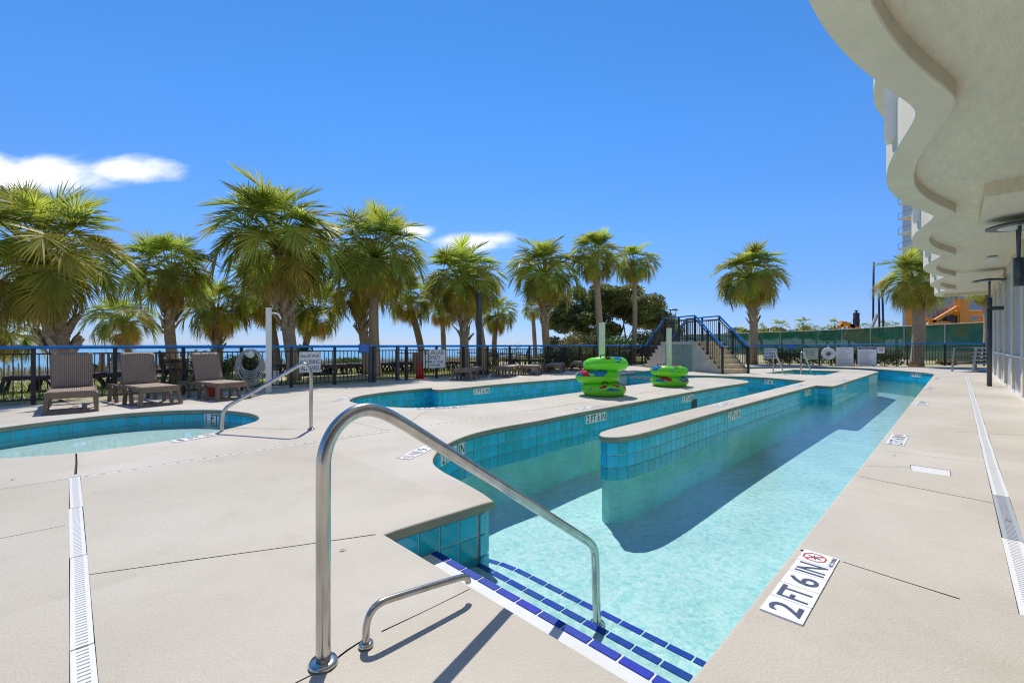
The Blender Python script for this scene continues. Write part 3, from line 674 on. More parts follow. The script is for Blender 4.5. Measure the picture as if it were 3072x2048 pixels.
# ---- depth markers
def nearest(P, N, pt):
    i = int(np.argmin(((P-np.array(pt))**2).sum(1))); return i
MARK = MB(); MARK.box((0, 0, 0), (.606, .008, .148)); MARKER = MARK.data('depth_marker', M['sign_white'])
v_, f_ = word('2 FT 6 IN', 0, 0, .555, .118); lt = MB(); lt.add([(x, -.0055, y) for x, y, z in v_], f_); LET = lt.data('lettering', M['ink_dark'])
v_, f_ = word('1 FT', 0, 0, .48, .118); lt = MB(); lt.add([(x, -.0055, y) for x, y, z in v_], f_); LET1 = lt.data('lettering', M['ink_dark'])
v_, f_ = word('3 FT', 0, 0, .42, .118); lt = MB(); lt.add([(x, -.0055, y) for x, y, z in v_], f_); LET3 = lt.data('lettering', M['ink_dark'])
def wall_marker(P, N, walls, pt, let=None, sc=1.0):
    i = nearest(P, N, pt); nn = N[i]; w = [x for x in walls if x[1] <= i < x[2]] or [walls[-1]]
    c = P[i]+nn*(.036-.012); ang = math.atan2(-nn[1], -nn[0])+math.pi/2
    m_ = put('depth_marker', MARKER, w[0][0], (c[0], c[1], -COPH-.077), (0, 0, ang), (sc, 1, 1)); put('lettering', let or LET, m_)
for u, v in ((1449, 1156.5), (1788, 1227), (2068, 1176), (1062, 1194)): wall_marker(RIVER, NR, W_R, G2(u, v))
wall_marker(RIVER, NR, W_R, (16.33, 18.0))
for u, v in ((2213, 1218), (2425, 1162), (2544, 1146), (2303, 1132)): wall_marker(ISLE, NI, W_I, G2(u, v))
wall_marker(KID, NK, W_K, G2(625, 1229), LET1, .5)
wall_marker(SPA, NS, W_S, (12.95, 19.0), LET3, .6)
# curved marker on the tight near bend: four separate tiles with one character group each
for k, (ch, pt) in enumerate((('2', (-.70, 4.86)), ('FT', (-.655, 5.0)), ('6', (-.59, 5.14)), ('IN', (-.525, 5.27)))):
    i = nearest(RIVER, NR, pt); nn = NR[i]; c = RIVER[i]+nn*(.036-.010); ang = math.atan2(-nn[1], -nn[0])+math.pi/2
    w = [x for x in W_R if x[1] <= i < x[2]][0][0]
    m_ = put('depth_marker', MARKER, w, (c[0], c[1], -COPH-.077), (0, 0, ang), (.25, 1, 1))
    v_, f_ = word(ch, 0, 0, .30 if len(ch) == 1 else .48, .118); lt = MB(); lt.add([(x, -.0055, y) for x, y, z in v_], f_); obj('lettering', lt, M['ink_dark'], m_)

# markers let into the deck, read from the water side
TILE6 = MB(); TILE6.box((0, 0, 0), (.147, .152, .006)); DTILE = TILE6.data('tile', M['sign_white'])
def ring(R0, R1, n=8):
    mb = MB(); V = []
    for r_ in (R0, R1):
        for k in range(n): a_ = 2*math.pi*(k+.5)/n; V.append((r_*math.cos(a_), r_*math.sin(a_), 0))
    return mb.add(V, [(k, n+k, n+(k+1) % n, (k+1) % n) for k in range(n)])
def deck_marker(parent, p, ang, chars=('2', 'FT', '6', 'IN', '*'), sc=1.0):
    root = MB(); L = len(chars)*.152; root.box((0, 0, -.002), (L+.004, .156, .004)); root = obj('depth_marker', root, M['grey_plastic'], parent, False, (p[0], p[1], .0015), (0, 0, ang)); root.scale = (sc, sc, 1)
    for k, ch in enumerate(chars):
        x = -L/2+(k+.5)*.152; put('tile', DTILE, root, (x, 0, .0015), (0, 0, random.uniform(-.012, .012)))
        mb = MB()
        if ch == '*':
            r_ = ring(.046, .054); mb.add([(x+a*1.0, b*1.0+.016, .0056) for a, b, c in r_.v], r_.f)
            mb.box((x, .016, .0056), (.010, .10, .0006), R(45))
            obj('prohibition_mark', mb, M['ink_red'], root)
            mb = MB(); mb.box((x, .016, .0052), (.008, .062, .0006), R(-20)); mb.box((x, .016, .0052), (.05, .006, .0006), R(15)); obj('diver_mark', mb, M['ink_dark'], root)
            mb = MB(); mb.add(*word('NO DIVING', x, -.060, .125, .020, .0056)); obj('lettering', mb, M['ink_dark'], root)
        else:
            mb.add(*word(ch, x, 0, {'2': .085, '6': .085, '1': .04}.get(ch, .118), .118, .0056)); obj('lettering', mb, M['ink_slate'], root)
pA, pB = np.array(G2(2279, 1829)), np.array(G2(2415, 1649)); dM = (pB-pA)/np.linalg.norm(pB-pA); cM = (pA+pB)/2+np.array((dM[1], -dM[0]))*.075
angM = math.atan2(dM[1], dM[0])
deck_marker(deck, cM, angM)
for u, v in ((2694, 1318), (2767, 1209.5), (2790, 1164.5), (2811, 1135)): deck_marker(deck, G2(u, v), R(45))
pA, pB = np.array(G2(535, 1321)), np.array(G2(648, 1302)); deck_marker(deck, (pA+pB)/2+np.array((.0, -.05)), math.atan2(*(pB-pA)[::-1]), ('1', 'FT', '*'))
deck_marker(deck, (-1.30, 7.66), R(14)); deck_marker(deck, G2(1352, 1222), R(30), ('2', 'FT', '6', 'IN'), .9)
deck_marker(deck, (-.93, 4.62), R(-108)); deck_marker(deck, G2(1775, 1221), R(45)); deck_marker(deck, (-3.42, 9.0), R(-95))
for u, v in ((2167, 1214), (2399, 1156.5), (2532, 1141)): deck_marker(isle, G2(u, v), R(45))
# skimmer mouth in the tube deck wall
i = nearest(RIVER, NR, G2(2088, 1173)); nn = NR[i]; c = RIVER[i]+nn*.03
mb = MB(); mb.box((0, 0, 0), (.27, .03, .20)); obj('skimmer_mouth', mb, M['machine_dark'], [x for x in W_R if x[1] <= i < x[2]][0][0], False, (c[0], c[1], -.30), (0, 0, math.atan2(-nn[1], -nn[0])+math.pi/2))
# ------------------------------------------------------------------ land, dunes, sea
def CS(c, s, z=0.0): return ((s+c)/2, (s-c)/2, z)       # the shore runs parallel to the sea-side fence
big = np.array([CS(-28, -300)[:2], CS(-28, 420)[:2], CS(300, 420)[:2], CS(300, -300)[:2]])
hole = DECK_OUT.mean(0)+(DECK_OUT-DECK_OUT.mean(0))*.995
pts, fc = cdt_fill(big[::-1], [hole])
struct('lawn', flat('', pts, fc, -.03, None), M['lawn'], 'patchy lawn and bare sandy ground beyond the fence')
mb = MB(); prof = [(-28, -.03), (-29.5, .02), (-32, .06), (-35, .02), (-40, -.5), (-50, -2.0), (-62, -3.0), (-70, -3.4)]; ss = list(range(-300, 421, 12))
V = [CS(c, s, z+random.uniform(-.03, .03)) for s in ss for c, z in prof]; k = len(prof)
mb.add(V, [(i*k+j, i*k+j+1, (i+1)*k+j+1, (i+1)*k+j) for i in range(len(ss)-1) for j in range(k-1)])
struct('dunes', mb, M['dune'], 'low sand dunes between the lawn and the beach')
mb = MB(); mb.add([CS(-60, -30000, -3.2), CS(-60, 40000, -3.2), CS(-40000, 40000, -3.2), CS(-40000, -30000, -3.2)], [(0, 1, 2, 3)])
struct('sea', mb, M['sea'], 'turquoise sea reaching to the horizon')

def blades(n, place, h0, h1, w, bend=.35):
    V = np.zeros((n*3, 3)); P = np.array([place() for _ in range(n)])
    a = np.random.uniform(0, 2*math.pi, n); h = np.random.uniform(h0, h1, n); lean = np.random.uniform(0, bend, n)*h; b = np.random.uniform(0, 2*math.pi, n)
    V[0::3] = P+np.stack([np.cos(a)*w/2, np.sin(a)*w/2, 0*a], 1); V[1::3] = P-np.stack([np.cos(a)*w/2, np.sin(a)*w/2, 0*a], 1)
    V[2::3] = P+np.stack([np.cos(b)*lean, np.sin(b)*lean, h], 1)
    mb = MB(); mb.v = [tuple(p) for p in V]; mb.f = [(3*i, 3*i+1, 3*i+2) for i in range(n)]; return mb
def lawn_spot():
    while True:
        c = random.uniform(-27.5, -17.9); s = random.uniform(-8, 46); x, y, _ = CS(c, s)
        if (math.sin(x*.9+1.3)*math.sin(y*.7)+math.sin(x*.31+y*.43)) > -.55+random.uniform(-.3, .3) and (c < -18.6 or random.random() < .25): return (x, y, -.03)
g = obj('grass', blades(46000, lawn_spot, .035, .085, .016), M['grass']); tag(g, 'short bright green grass on the lawn behind the fence', 'grass', kind='stuff')
def dune_spot():
    c = -28.5-abs(random.gauss(0, 3.0)); s = random.uniform(-16, 62); x, y, _ = CS(c, s); return (x, y, .0 if c > -36 else -.3)
g = obj('dune_grass', blades(26000, dune_spot, .16, .46, .022, .5), M['dune_grass']); tag(g, 'reddish brown dune grass along the beach', 'dune grass', kind='stuff')
# mulch strip along the right fence
mb = MB(); mb.add([(13.0, 24.75, .006), (13.3, 24.1, .006), (23.0, 19.9, .006), (23.3, 20.5, .006)], [(0, 1, 2, 3)]); struct('mulch_strip', mb, M['soil'], 'strip of brown mulch along the right fence')

# ------------------------------------------------------------------ fences
RAIL_Z = 1.045
BAL = MB(); BAL.box((0, 0, 0), (.016, .016, 1.0)); BALUSTER = BAL.data('baluster', M['black_metal'])
PST = MB(); PST.box((0, 0, 0), (.062, .062, 1.0)); PST.box((0, 0, .505), (.07, .07, .012)); POSTM = PST.data('post', M['black_metal'])
def fence(label, pts, post_gap, z_end=None, name='pool_fence'):
    t = thing(name, label, 'fence', (*pts[0], 0))
    o = np.array(pts[0]); n = len(pts)-1
    for i in range(n):
        p, q = np.array(pts[i]), np.array(pts[i+1]); L = np.linalg.norm(q-p); d = (q-p)/L; ang = math.atan2(d[1], d[0])
        zf = (lambda s: 0.0) if z_end is None else (lambda s, L=L, i=i: z_end[i]+(z_end[i+1]-z_end[i])*s/L)
        P3 = lambda s, z: (p[0]+d[0]*s-o[0], p[1]+d[1]*s-o[1], z+zf(s))
        mb = MB(); mb.tube([P3(-.02, RAIL_Z), P3(L*.5, RAIL_Z), P3(L+.02, RAIL_Z)], .030, 10); obj('top_rail', mb, M['blue_rail'], t, True)
        for z, nm in ((.925, 'rail'), (.085, 'rail')):
            mb = MB(); mb.bar(P3(0, z), P3(L, z), .022, .026); obj(nm, mb, M['black_metal'], t)
        k = max(1, round(L/post_gap))
        for j in range(k+(1 if i == n-1 else 0)):
            s = L*j/k; c = P3(s, .51); put('post', POSTM, t, c, (0, 0, ang), (1, 1, 1.02))
        nb = int(L/.107)
        for j in range(nb):
            s = (j+.5)*L/nb
            if min((s*k/L) % 1, 1-(s*k/L) % 1)*L/k < .045: continue
            put('baluster', BALUSTER, t, P3(s, .505), (0, 0, ang), (1, 1, .84))
    return t
fenceA = fence('black metal fence with blue top rail between the deck and the lawn', [(-12.0, 5.0), (7.05, 24.05)], 1.105)
fenceB = fence('black metal fence with blue top rail behind the bridge and spa', [(7.05, 24.05), (13.1, 24.75), (23.4, 20.2)], 1.35, [0, 0, .11])
# thicker gate posts
for i, Y in enumerate((12.86, 12.95, 13.49)):
    mb = MB(); mb.box((0, 0, .52), (.085, .085, 1.04)); p = CY(-16.97, Y)
    obj('gate_post', mb, M['post_metal'], fenceA, False, (p[0]+12.0, p[1]-5.0, 0), (0, 0, R(45)))

# ------------------------------------------------------------------ bridge
br = thing('footbridge', 'concrete footbridge with two flights of steps and blue railings', 'bridge', (8.48, 16.87, 0), math.atan2(.28, .96))
RUN, RISE, NST, LAND = .214, .1745, 7, 2.05; HW = .64; ZL = RISE*NST; Y1 = RUN*NST; Y2 = Y1+LAND; Y3 = Y2+RUN*NST
prof = [(0.02, -.02)]
for i in range(NST): prof += [(RUN*i+.02, RISE*(i+1)-.035), (RUN*(i+1)+.02, RISE*(i+1)-.035)]
prof = prof[:-1]+[(Y1, ZL-.12), (Y1, -.02)]
for sgn, y0 in ((1, 0), (-1, Y3)):
    pr = [(y0+sgn*a, b) for a, b in prof]; n = len(pr)
    V = [(x, a, b) for x in (-HW, HW) for a, b in pr]
    body = MB(); body.add(V, [tuple(range(n)), tuple(range(2*n-1, n-1, -1))]+[(i, (i+1) % n, n+(i+1) % n, n+i) for i in range(n)])
    obj('stair_body', body, M['bridge_wall'], br)
mb = MB(); mb.box((0, (Y1+Y2)/2, ZL-.06), (2*HW+.05, LAND+.04, .12)); obj('landing', mb, M['bridge_wall'], br)
mb = MB(); mb.box((-HW+.06, (Y1+Y2)/2, .10), (.06, LAND-.02, 2*ZL-.44)); mb.box((HW-.06, (Y1+Y2)/2, .10), (.06, LAND-.02, 2*ZL-.44)); obj('recess_panel', mb, M['bridge_panel'], br)
mb = MB(); mb.box((-HW+.03, Y1+.05, .05), (.066, .12, 2*ZL-.34)); mb.box((-HW+.03, Y2-.05, .05), (.066, .12, 2*ZL-.34)); obj('pier', mb, M['bridge_wall'], br)
ST = MB(); ST.box((0, 0, 0), (2*HW+.02, RUN+.03, .045)); ST.box((0, .006, -.088), (2*HW-.004, RUN-.006, RISE-.046)); STEP = ST.data('step', M['step_stone'])
for i in range(NST):
    put('step', STEP, br, (0, RUN*(i+.5)-.012, RISE*(i+1)-.022))
    put('step', STEP, br, (0, Y3-RUN*(i+.5)+.012, RISE*(i+1)-.022), (0, 0, math.pi))
RH = 1.06
def zline(y):
    if y < Y1: return ZL*max(y, -.1)/Y1
    if y > Y2: return ZL*(Y3-y)/Y1
    return ZL
for x in (-.60, .60):
    for (ya, yb) in ((-.04, Y1), (Y1, Y2), (Y2, Y3+.04)):
        za, zb = zline(ya), zline(yb)
        mb = MB(); mb.bar((x, ya, za+RH), (x, yb, zb+RH), .058, .05); obj('top_rail', mb, M['blue_rail'], br)
        mb = MB(); mb.bar((x, ya, za+RH-.13), (x, yb, zb+RH-.13), .03, .03); mb.bar((x, ya, za+.10), (x, yb, zb+.10), .026, .03); obj('rail', mb, M['black_metal'], br)
        mb = MB(); mb.tube([(x*.9, ya, za+RH-.17), (x*.9, yb, zb+RH-.17)], .018, 8); obj('handrail', mb, M['black_metal'], br, True)
        nb = int((yb-ya)/.112)
        for j in range(nb):
            y = ya+(j+.5)*(yb-ya)/nb; zz = zline(y); put('baluster', BALUSTER, br, (x, y, zz+.515), (0, 0, 0), (1, 1, .83))
    for y in (-.04, Y1*.5, Y1, (Y1+Y2)/2, Y2, (Y2+Y3)/2, Y3+.04):
        zz = zline(y); put('post', POSTM, br, (x, y, zz+.50), (0, 0, 0), (.95, .95, 1.06))

# ------------------------------------------------------------------ hotel building on the right
BX, BY = 1.41, 0.0
bld = thing('hotel_building', 'pale hotel building with scalloped canopy over the right deck', 'building', (BX, BY, 0), R(45))
PER, X0 = 4.10, 5.86
def wave(x, extra=0.0):
    s = math.cos(math.pi*(x-X0)/PER); return 1.225+.335*(math.sqrt(s*s+.02)-.1414)/.8686+extra
XE = 23.2
xs = [-6.0+i*.07 for i in range(int((XE+6.0)/.07)+1)]
ZB, ZS, ZT = 2.95, 3.075, 3.42
band = MB(); n = len(xs); V = []
IN = .235
rows = []
for x in xs:
    yo = wave(x); yi = wave(x)-IN
    if x > XE-.5:                     # rounded far corner
        f = (x-(XE-.5))/.5; yo -= .5*(1-math.sqrt(max(0, 1-f*f))); yi = min(yi, yo-.2)
    rows.append((x, yo, yi))
for x, yo, yi in rows: V += [(x, yo-.012, ZT), (x, yo, ZT-.01), (x, yo, ZB+.012), (x, yo-.012, ZB), (x, yi+.008, ZB), (x, yi, ZB+.008), (x, yi, ZS)]
k = 7; band.add(V, [(i*k+j, (i+1)*k+j, (i+1)*k+j+1, i*k+j+1) for i in range(n-1) for j in range(k-1)])
x, yo, yi = rows[-1]; band.box((XE+.0-.12, yi/2, (ZB+ZT)/2), (.24, yi, ZT-ZB))
obj('canopy_edge', band, M['stucco'], bld, False)
sf = MB(); V = []
for x, yo, yi in rows: V += [(x, yi, ZS), (x, 0, ZS)]
sf.add(V, [(2*i, 2*i+1, 2*i+3, 2*i+2) for i in range(n-1)]); obj('soffit', sf, M['soffit'], bld)
tp = MB(); V = []
for x, yo, yi in rows: V += [(x, yo-.012, ZT), (x, 0, ZT)]
tp.add(V, [(2*i, 2*i+2, 2*i+3, 2*i+1) for i in range(n-1)]); obj('canopy_top', tp, M['stucco_white'], bld)
mb = MB(); mb.box((7.955, .3715, ZS-.085), (2.01, .743, .17)); obj('soffit_drop', mb, M['soffit'], bld)
mb = MB(); mb.box((13.9, .42, ZS-.045), (.75, .16, .03)); mb.box((13.7, .42, ZS-.02), (.05, .05, .04)); mb.box((14.1, .42, ZS-.02), (.05, .05, .04)); obj('soffit_light', mb, M['white_plastic'], bld)
for z in (5.70, 8.5):                 # balcony slabs of the floors above
    up = MB(); V = []
    for x in xs:
        yo = wave(x, .53); V += [(x, yo, z+.22), (x, yo, z), (x, yo-.3, z), (x, 0, z)]
    up.add(V, [(i*4+j, (i+1)*4+j, (i+1)*4+j+1, i*4+j+1) for i in range(n-1) for j in range(3)]); obj('balcony_slab', up, M['stucco'], bld)
for i in range(6):
    mb = MB(); mb.box((4.62+PER*i-PER*1+.1, .745, 9.2), (.20, 1.49, 12.2)); obj('balcony_fin', mb, M['stucco_white'], bld)
mb = MB(); mb.box((8.6, -.16, 11.1), (29.2, .2, 16.0)); obj('upper_wall', mb, M['stucco_white'], bld)
mb = MB(); mb.box((8.4, -.10, 1.54), (28.8, .16, 3.08)); mb.box((22.72, -2.0, 1.54), (.18, 4.0, 3.08)); obj('recessed_wall', mb, M['panel_gap'], bld)
mb = MB(); mb.box((8.4, .005, .05), (28.4, .11, .10)); obj('white_sill', mb, M['white'], bld)
mb = MB(); mb.tube([(-5.5, .075, .845), (8, .075, .845), (22.2, .075, .845)], .026, 8); obj('bumper_bar', mb, M['white'], bld, True)
FN = MB(); FN.box((0, 0, 0), (.17, .075, 2.92)); FIN = FN.data('cladding_panel', M['panel'])
CL = MB(); CL.box((0, 0, 0), (.34, .14, 2.96)); COLM = CL.data('pilaster', M['stucco'])
x = -1.0; i = 0
while x < 22.4:
    if i % 8 == 7: put('pilaster', COLM, bld, (x+.04, .035, 1.585)); x += .36
    else: put('cladding_panel', FIN, bld, (x, .02, 1.57)); x += .262
    i += 1
put('pilaster', COLM, bld, (22.64, .035, 1.585))
mb = MB(); mb.box((8.4, .03, ZS-.10), (28.4, .10, .2)); obj('head_trim', mb, M['stucco'], bld)

def wall_lamp(label, pos, pole_to):
    t = thing('post_lamp', label, 'lamp', (pos[0], pos[1], 0), R(45), 'disc lamps under the canopy')
    z = 2.79
    mb = MB(); mb.lathe([(.0, .05), (.10, .048), (.26, .02), (.325, -.004), (.33, -.02), (.30, -.024), (.0, -.024)], 40, (0, 0, z)); obj('lamp_disc', mb, M['post_metal'], t, True)
    mb = MB(); mb.lathe([(.0, 0), (.21, 0), (.21, -.008), (0, -.008)], 32, (0, 0, z-.024)); obj('lens', mb, M['lamp_lens'], t)
    for sx in (-1, 1):
        mb = MB(); mb.tube([(sx*.17, 0, z-.03), (sx*.10, 0, z-.18), (sx*.035, 0, z-.42), (sx*.02, 0, z-.52)], .018, 8); obj('arm', mb, M['post_metal'], t, True)
    mb = MB(); mb.tube([(0, 0, z-.76), (0, 0, z-.46)], .052, 16); obj('collar', mb, M['post_metal'], t, True)
    for k_ in range(2):
        mb = MB(); mb.tube([(-.05, -.0, z-.58-.07*k_), (-.11, 0, z-.58-.07*k_)], .008, 6); obj('bolt', mb, M['post_metal'], t)
    mb = MB(); mb.tube([(0, 0, pole_to), (0, 0, z-.70)], .050, 16); obj('pole', mb, M['post_metal'], t, True)
    mb = MB(); mb.box((.0, -.19, z-.74), (.07, .33, .10)); obj('bracket', mb, M['post_metal'], t)
wall_lamp('charcoal disc lamp on a short bracket pole, nearest under the canopy', (7.20, 6.30), 1.93)
wall_lamp('charcoal disc lamp on a tall pole at the far end of the canopy', (12.6, 11.7), 0.0)

# ------------------------------------------------------------------ far tower with balconies
ft = thing('apartment_tower', 'grey tower with projecting balconies far behind the canopy', 'building', (79.3, 80, -1))
mb = MB(); mb.box((4.0, 3, 22), (11.6, 10, 44)); obj('wall', mb, M['far_wall'], ft)
for i in range(9):
    z = 14.7+2.9*i
    mb = MB(); mb.box((-3.0, 1.5, z), (3.0, 9.0, .28)); b = obj('balcony', mb, M['stucco'], ft)
    mb = MB(); mb.bar((-4.47, -2.9, z+1.1), (-4.47, 5.9, z+1.1), .05, .05); mb.bar((-4.47, -2.9, z), (-4.47, -2.9, z+1.1), .04, .04); mb.bar((-4.47, 5.9, z), (-4.47, 5.9, z+1.1), .04, .04); obj('balustrade', mb, M['black_metal'], b)

# ------------------------------------------------------------------ construction site behind the green screen
sc_pts = [(17.5, 58.0), (24.4, 52), (29.0, 42), (28.8, 26.4), (30.0, 20.0)]
cf = thing('site_fence', 'tall site fence hung with dark green privacy mesh', 'fence', (*sc_pts[0], 0))
for i in range(len(sc_pts)-1):
    p, q = np.array(sc_pts[i]), np.array(sc_pts[i+1]); L = np.linalg.norm(q-p); k_ = max(1, round(L/3.2)); o = np.array(sc_pts[0]); zt = [2.30, 2.34, 2.42, 2.46, 2.46]
    for j in range(k_):
        a, b = p+(q-p)*j/k_-o, p+(q-p)*(j+1)/k_-o; za = zt[i]+(zt[i+1]-zt[i])*j/k_; zb = zt[i]+(zt[i+1]-zt[i])*(j+1)/k_
        mb = MB(); V = []; m_ = 8
        for e in range(m_+1):
            f = e/m_; c = a+(b-a)*f; sag = .03*math.sin(math.pi*f)+random.uniform(0, .012); w_ = random.uniform(-.02, .02)
            V += [(c[0]+w_, c[1], 0), (c[0], c[1], (za*(1-f)+zb*f)*.5), (c[0], c[1], za*(1-f)+zb*f-sag)]
        mb.add(V, [(e*3+r_, e*3+3+r_, e*3+4+r_, e*3+1+r_) for e in range(m_) for r_ in (0, 1)]); obj('mesh_panel', mb, M['green_mesh'], cf)
        mb = MB(); mb.tube([(a[0], a[1], 0), (a[0], a[1], za+.02)], .03, 8); obj('post', mb, M['machine_grey'], cf)
        mb = MB(); mb.tube([(a[0], a[1], za), (b[0], b[1], zb)], .022, 6); obj('rail', mb, M['machine_grey'], cf)
DR = 40.0
def A(u, v, dd=0.0): return AT(u, v, DR+dd)
rig = thing('piling_rig', 'orange piling rig with braced frame behind the green site fence', 'machine', (A(2800, 975)[0], DR, 0)); ro = Vector(rig.location)
def RP(u, v, dd=0.0): return Vector(A(u, v, dd))-ro
mb = MB(); mb.bar(RP(2714, 770), RP(2733, 1010), .42, .42, (0, 1, 0)); obj('mast', mb, M['orange'], rig)
mb = MB(); mb.bar(RP(2883, 895), RP(2883, 1010), .80, .6, (0, 1, 0)); mb.bar(RP(2874, 896, -.32), RP(2874, 1010, -.32), .05, .06, (0, 1, 0)); obj('column', mb, M['orange'], rig)
for a, b in (((2872, 921), (2772, 980)), ((2755, 944), (2830, 976))):
    mb = MB(); mb.bar(RP(*a, -.2), RP(*b, -.2), .25, .22, (0, 1, 0)); obj('brace', mb, M['orange'], rig)
mb = MB(); mb.tube([RP(2856, 940), RP(2980, 938)], .26, 16); obj('cylinder', mb, M['orange'], rig, True)
mb = MB(); mb.bar(RP(2815, 972), RP(2985, 968), .5, .2, (0, 1, 0)); mb.bar(RP(2904, 952), RP(2904, 972), .4, .3, (0, 1, 0)); mb.bar(RP(2945, 952), RP(2945, 972), .4, .3, (0, 1, 0)); obj('base_frame', mb, M['orange'], rig)
mb = MB(); mb.box(RP(2820, 960, 1.2), (3.6, .8, 2.6)); obj('grey_drum', mb, M['machine_grey'], rig)
for i in range(5):
    u = 2788+i*14; mb = MB(); mb.bar(RP(u, 925, .6), RP(u+14, 980, .6), .1, .1, (0, 1, 0)); obj('rib', mb, M['far_wall'], rig)
mb = MB(); mb.box(RP(2853, 958), (.9, .5, .5), 0, .2); mb.tube([RP(2838, 962), RP(2850, 950), RP(2866, 955)], .12, 8); obj('engine', mb, M['machine_dark'], rig)
# small orange crane head with cables, hammer and leads
ch = thing('crane_boom', 'orange boom head with yellow cables rising above the green screen', 'machine', (A(2526, 1000)[0], DR+8, 0)); co = Vector(ch.location)
def CPt(u, v, dd=8.0): return Vector(A(u, v, dd))-co
mb = MB(); mb.box(CPt(2528, 972), (.5, .4, .55), 0, .3); mb.bar(CPt(2532, 968), CPt(2562, 981), .34, .3, (0, 1, 0)); mb.box(CPt(2520, 978), (.4, .4, .35), 0, -.4); obj('boom_head', mb, M['orange'], ch)
for a, b in (((2520, 980), (2476, 1042)), ((2524, 982), (2493, 1042)), ((2530, 984), (2517, 1042)), ((2536, 984), (2556, 1042))):
    mb = MB(); mb.tube([CPt(*a), CPt(*b)], .05, 6); obj('cable', mb, M['wood'], ch)
mb = MB(); mb.bar(CPt(2540, 990), CPt(2640, 1040), 1.6, .3, (0, 1, 0)); obj('boom', mb, M['orange'], ch)
hm = thing('pile_hammer', 'black hydraulic hammer tower standing above the green screen', 'machine', (A(2569, 985, 9)[0], DR+9, 0)); ho = Vector(hm.location)
def HP(u, v): return Vector(A(u, v, 9.0))-ho
mb = MB(); mb.bar(HP(2569, 1000), HP(2569, 938), .42, .4, (0, 1, 0)); obj('body', mb, M['machine_dark'], hm)
mb = MB(); mb.bar(HP(2569, 938), HP(2569, 932), .12, .12, (0, 1, 0)); mb.box(HP(2569, 932), (.28, .2, .1)); obj('cap', mb, M['machine_dark'], hm)
for sx in (-1, 1):
    mb = MB(); mb.tube([HP(2569+sx*5, 948), HP(2569+sx*10, 958), HP(2569+sx*9, 975), HP(2569+sx*5, 985)], .03, 6); obj('hydraulic_hose', mb, M['machine_dark'], hm, True)
for u0, u1, v0, lab in ((2621, 2619, 786, 'tallest dark leader pole beside the right palm'), (2636, 2639, 880, 'middle dark pole behind the right palm'), (2645, 2652, 840, 'dark pole nearest the right palm trunk')):
    p = Vector(A(u1, 1000, 12)); q = Vector(A(u0, v0, 12)); mb = MB(); mb.tube([(0, 0, -p.z), (q-p)*.5, q-p], .10, 8); tag(obj('leader_pole', mb, M['machine_dark'], None, True, p), lab, 'pole', 'dark poles on the building site')
p = Vector(A(2612, 990, 3)); q = Vector(A(2632, 942, 3)); mb = MB(); mb.bar((0, 0, 0), q-p, .22, .2, (0, 1, 0)); mb.bar((0, 0, 0), (0, 0, -p.z), .1, .1); tag(obj('steel_beam', mb, M['machine_grey'], None, False, p), 'leaning pale steel beam poking over the green screen', 'beam')
# ------------------------------------------------------------------ cabbage palms
LEN_F = 1.78
def frond_mesh(el, seed, m, droop):
    rg = random.Random(seed); mb = MB()
    e = math.radians(el); Lp = .95*rg.uniform(.92, 1.08); p = Vector((0, 0, 0)); path = [p.copy()]; ang = e
    for i in range(4):
        p = p+Vector((math.cos(ang), 0, math.sin(ang)))*Lp/4; path.append(p.copy()); ang -= math.radians(3+3*math.cos(e))
    mb.tube(path, [.020, .017, .015, .013, .012], 4, False)
    costa = [path[-1].copy()]; a2 = ang; Lc = .34
    for i in range(4):
        a2 -= math.radians(5+9*max(0, math.cos(ang))); costa.append(costa[-1]+Vector((math.cos(a2), 0, math.sin(a2)))*Lc/4)
    N = 54
    for i in range(N):
        a = -1+2*(i+.5)/N+rg.uniform(-.02, .02); f = 1-abs(a); k = min(3.999, f*4); j = int(k)
        o = costa[j].lerp(costa[j+1], k-j); d = (costa[j+1]-costa[j]).normalized(); s = Vector((0, 1, 0)); nrm = d.cross(s)*-1
        if nrm.z < 0: nrm = -nrm
        th = a*math.radians(125); dr = d*math.cos(th)+s*math.sin(th)+nrm*(.22*abs(math.sin(th))+rg.uniform(-.07, .07)); dr.normalize()
        L = .63*(1-.22*abs(a)**1.5)*rg.uniform(.88, 1.1); dp = droop*rg.uniform(.6, 1.5); tw = rg.uniform(-.5, .5)
        wd = dr.cross(nrm).normalized(); wd = (wd+nrm*(.45*(1 if i % 2 else -1)+tw*.3)).normalized()
        V = []; st = ((0, .008), (.30, .0155), (.62, .0130), (.85, .006), (1.0, .001))
        for t, w in st:
            c = o+dr*L*t+Vector((0, 0, -1))*dp*L*t**2.4; c += dr*(-dp*.25*L*t**3)
            V += [c-wd*w, c+wd*w]
        q = len(st); mb.add(V, [(2*z, 2*z+1, 2*z+3, 2*z+2) for z in range(q-1)])
    return mb.data('frond', m, False)
FR = {}
for ci, (el, dr, mm) in enumerate(((80, .03, 'frond'), (58, .06, 'frond'), (36, .10, 'frond'), (14, .20, 'frond'), (-10, .36, 'frond'), (-32, .50, 'frond_yellow'), (-50, .5, 'frond_dead'), (-64, .42, 'frond_dead'))):
    FR[ci] = [frond_mesh(el, 100*ci+s, M[mm], dr) for s in range(2)]
FR_ALT = {ci: [frond_mesh(el, 900+100*ci+s, M['frond_yellow'], dr) for s in range(1)] for ci, el, dr in ((2, 34, .12), (3, 12, .25), (4, -12, .42))}
COUNTS = (9, 14, 16, 16, 12, 9, 7, 5); CSC = (.95, 1.0, 1.0, .97, .87, .74, .66, .58)
bt = MB()
V = [(-.055, 0, 0), (.055, 0, 0), (.05, .035, .0), (-.05, .035, 0), (-.045, .05, .16), (.045, .05, .16), (.04, .075, .15), (-.04, .075, .15), (-.022, .13, .30), (.022, .13, .30), (.018, .145, .285), (-.018, .145, .285)]
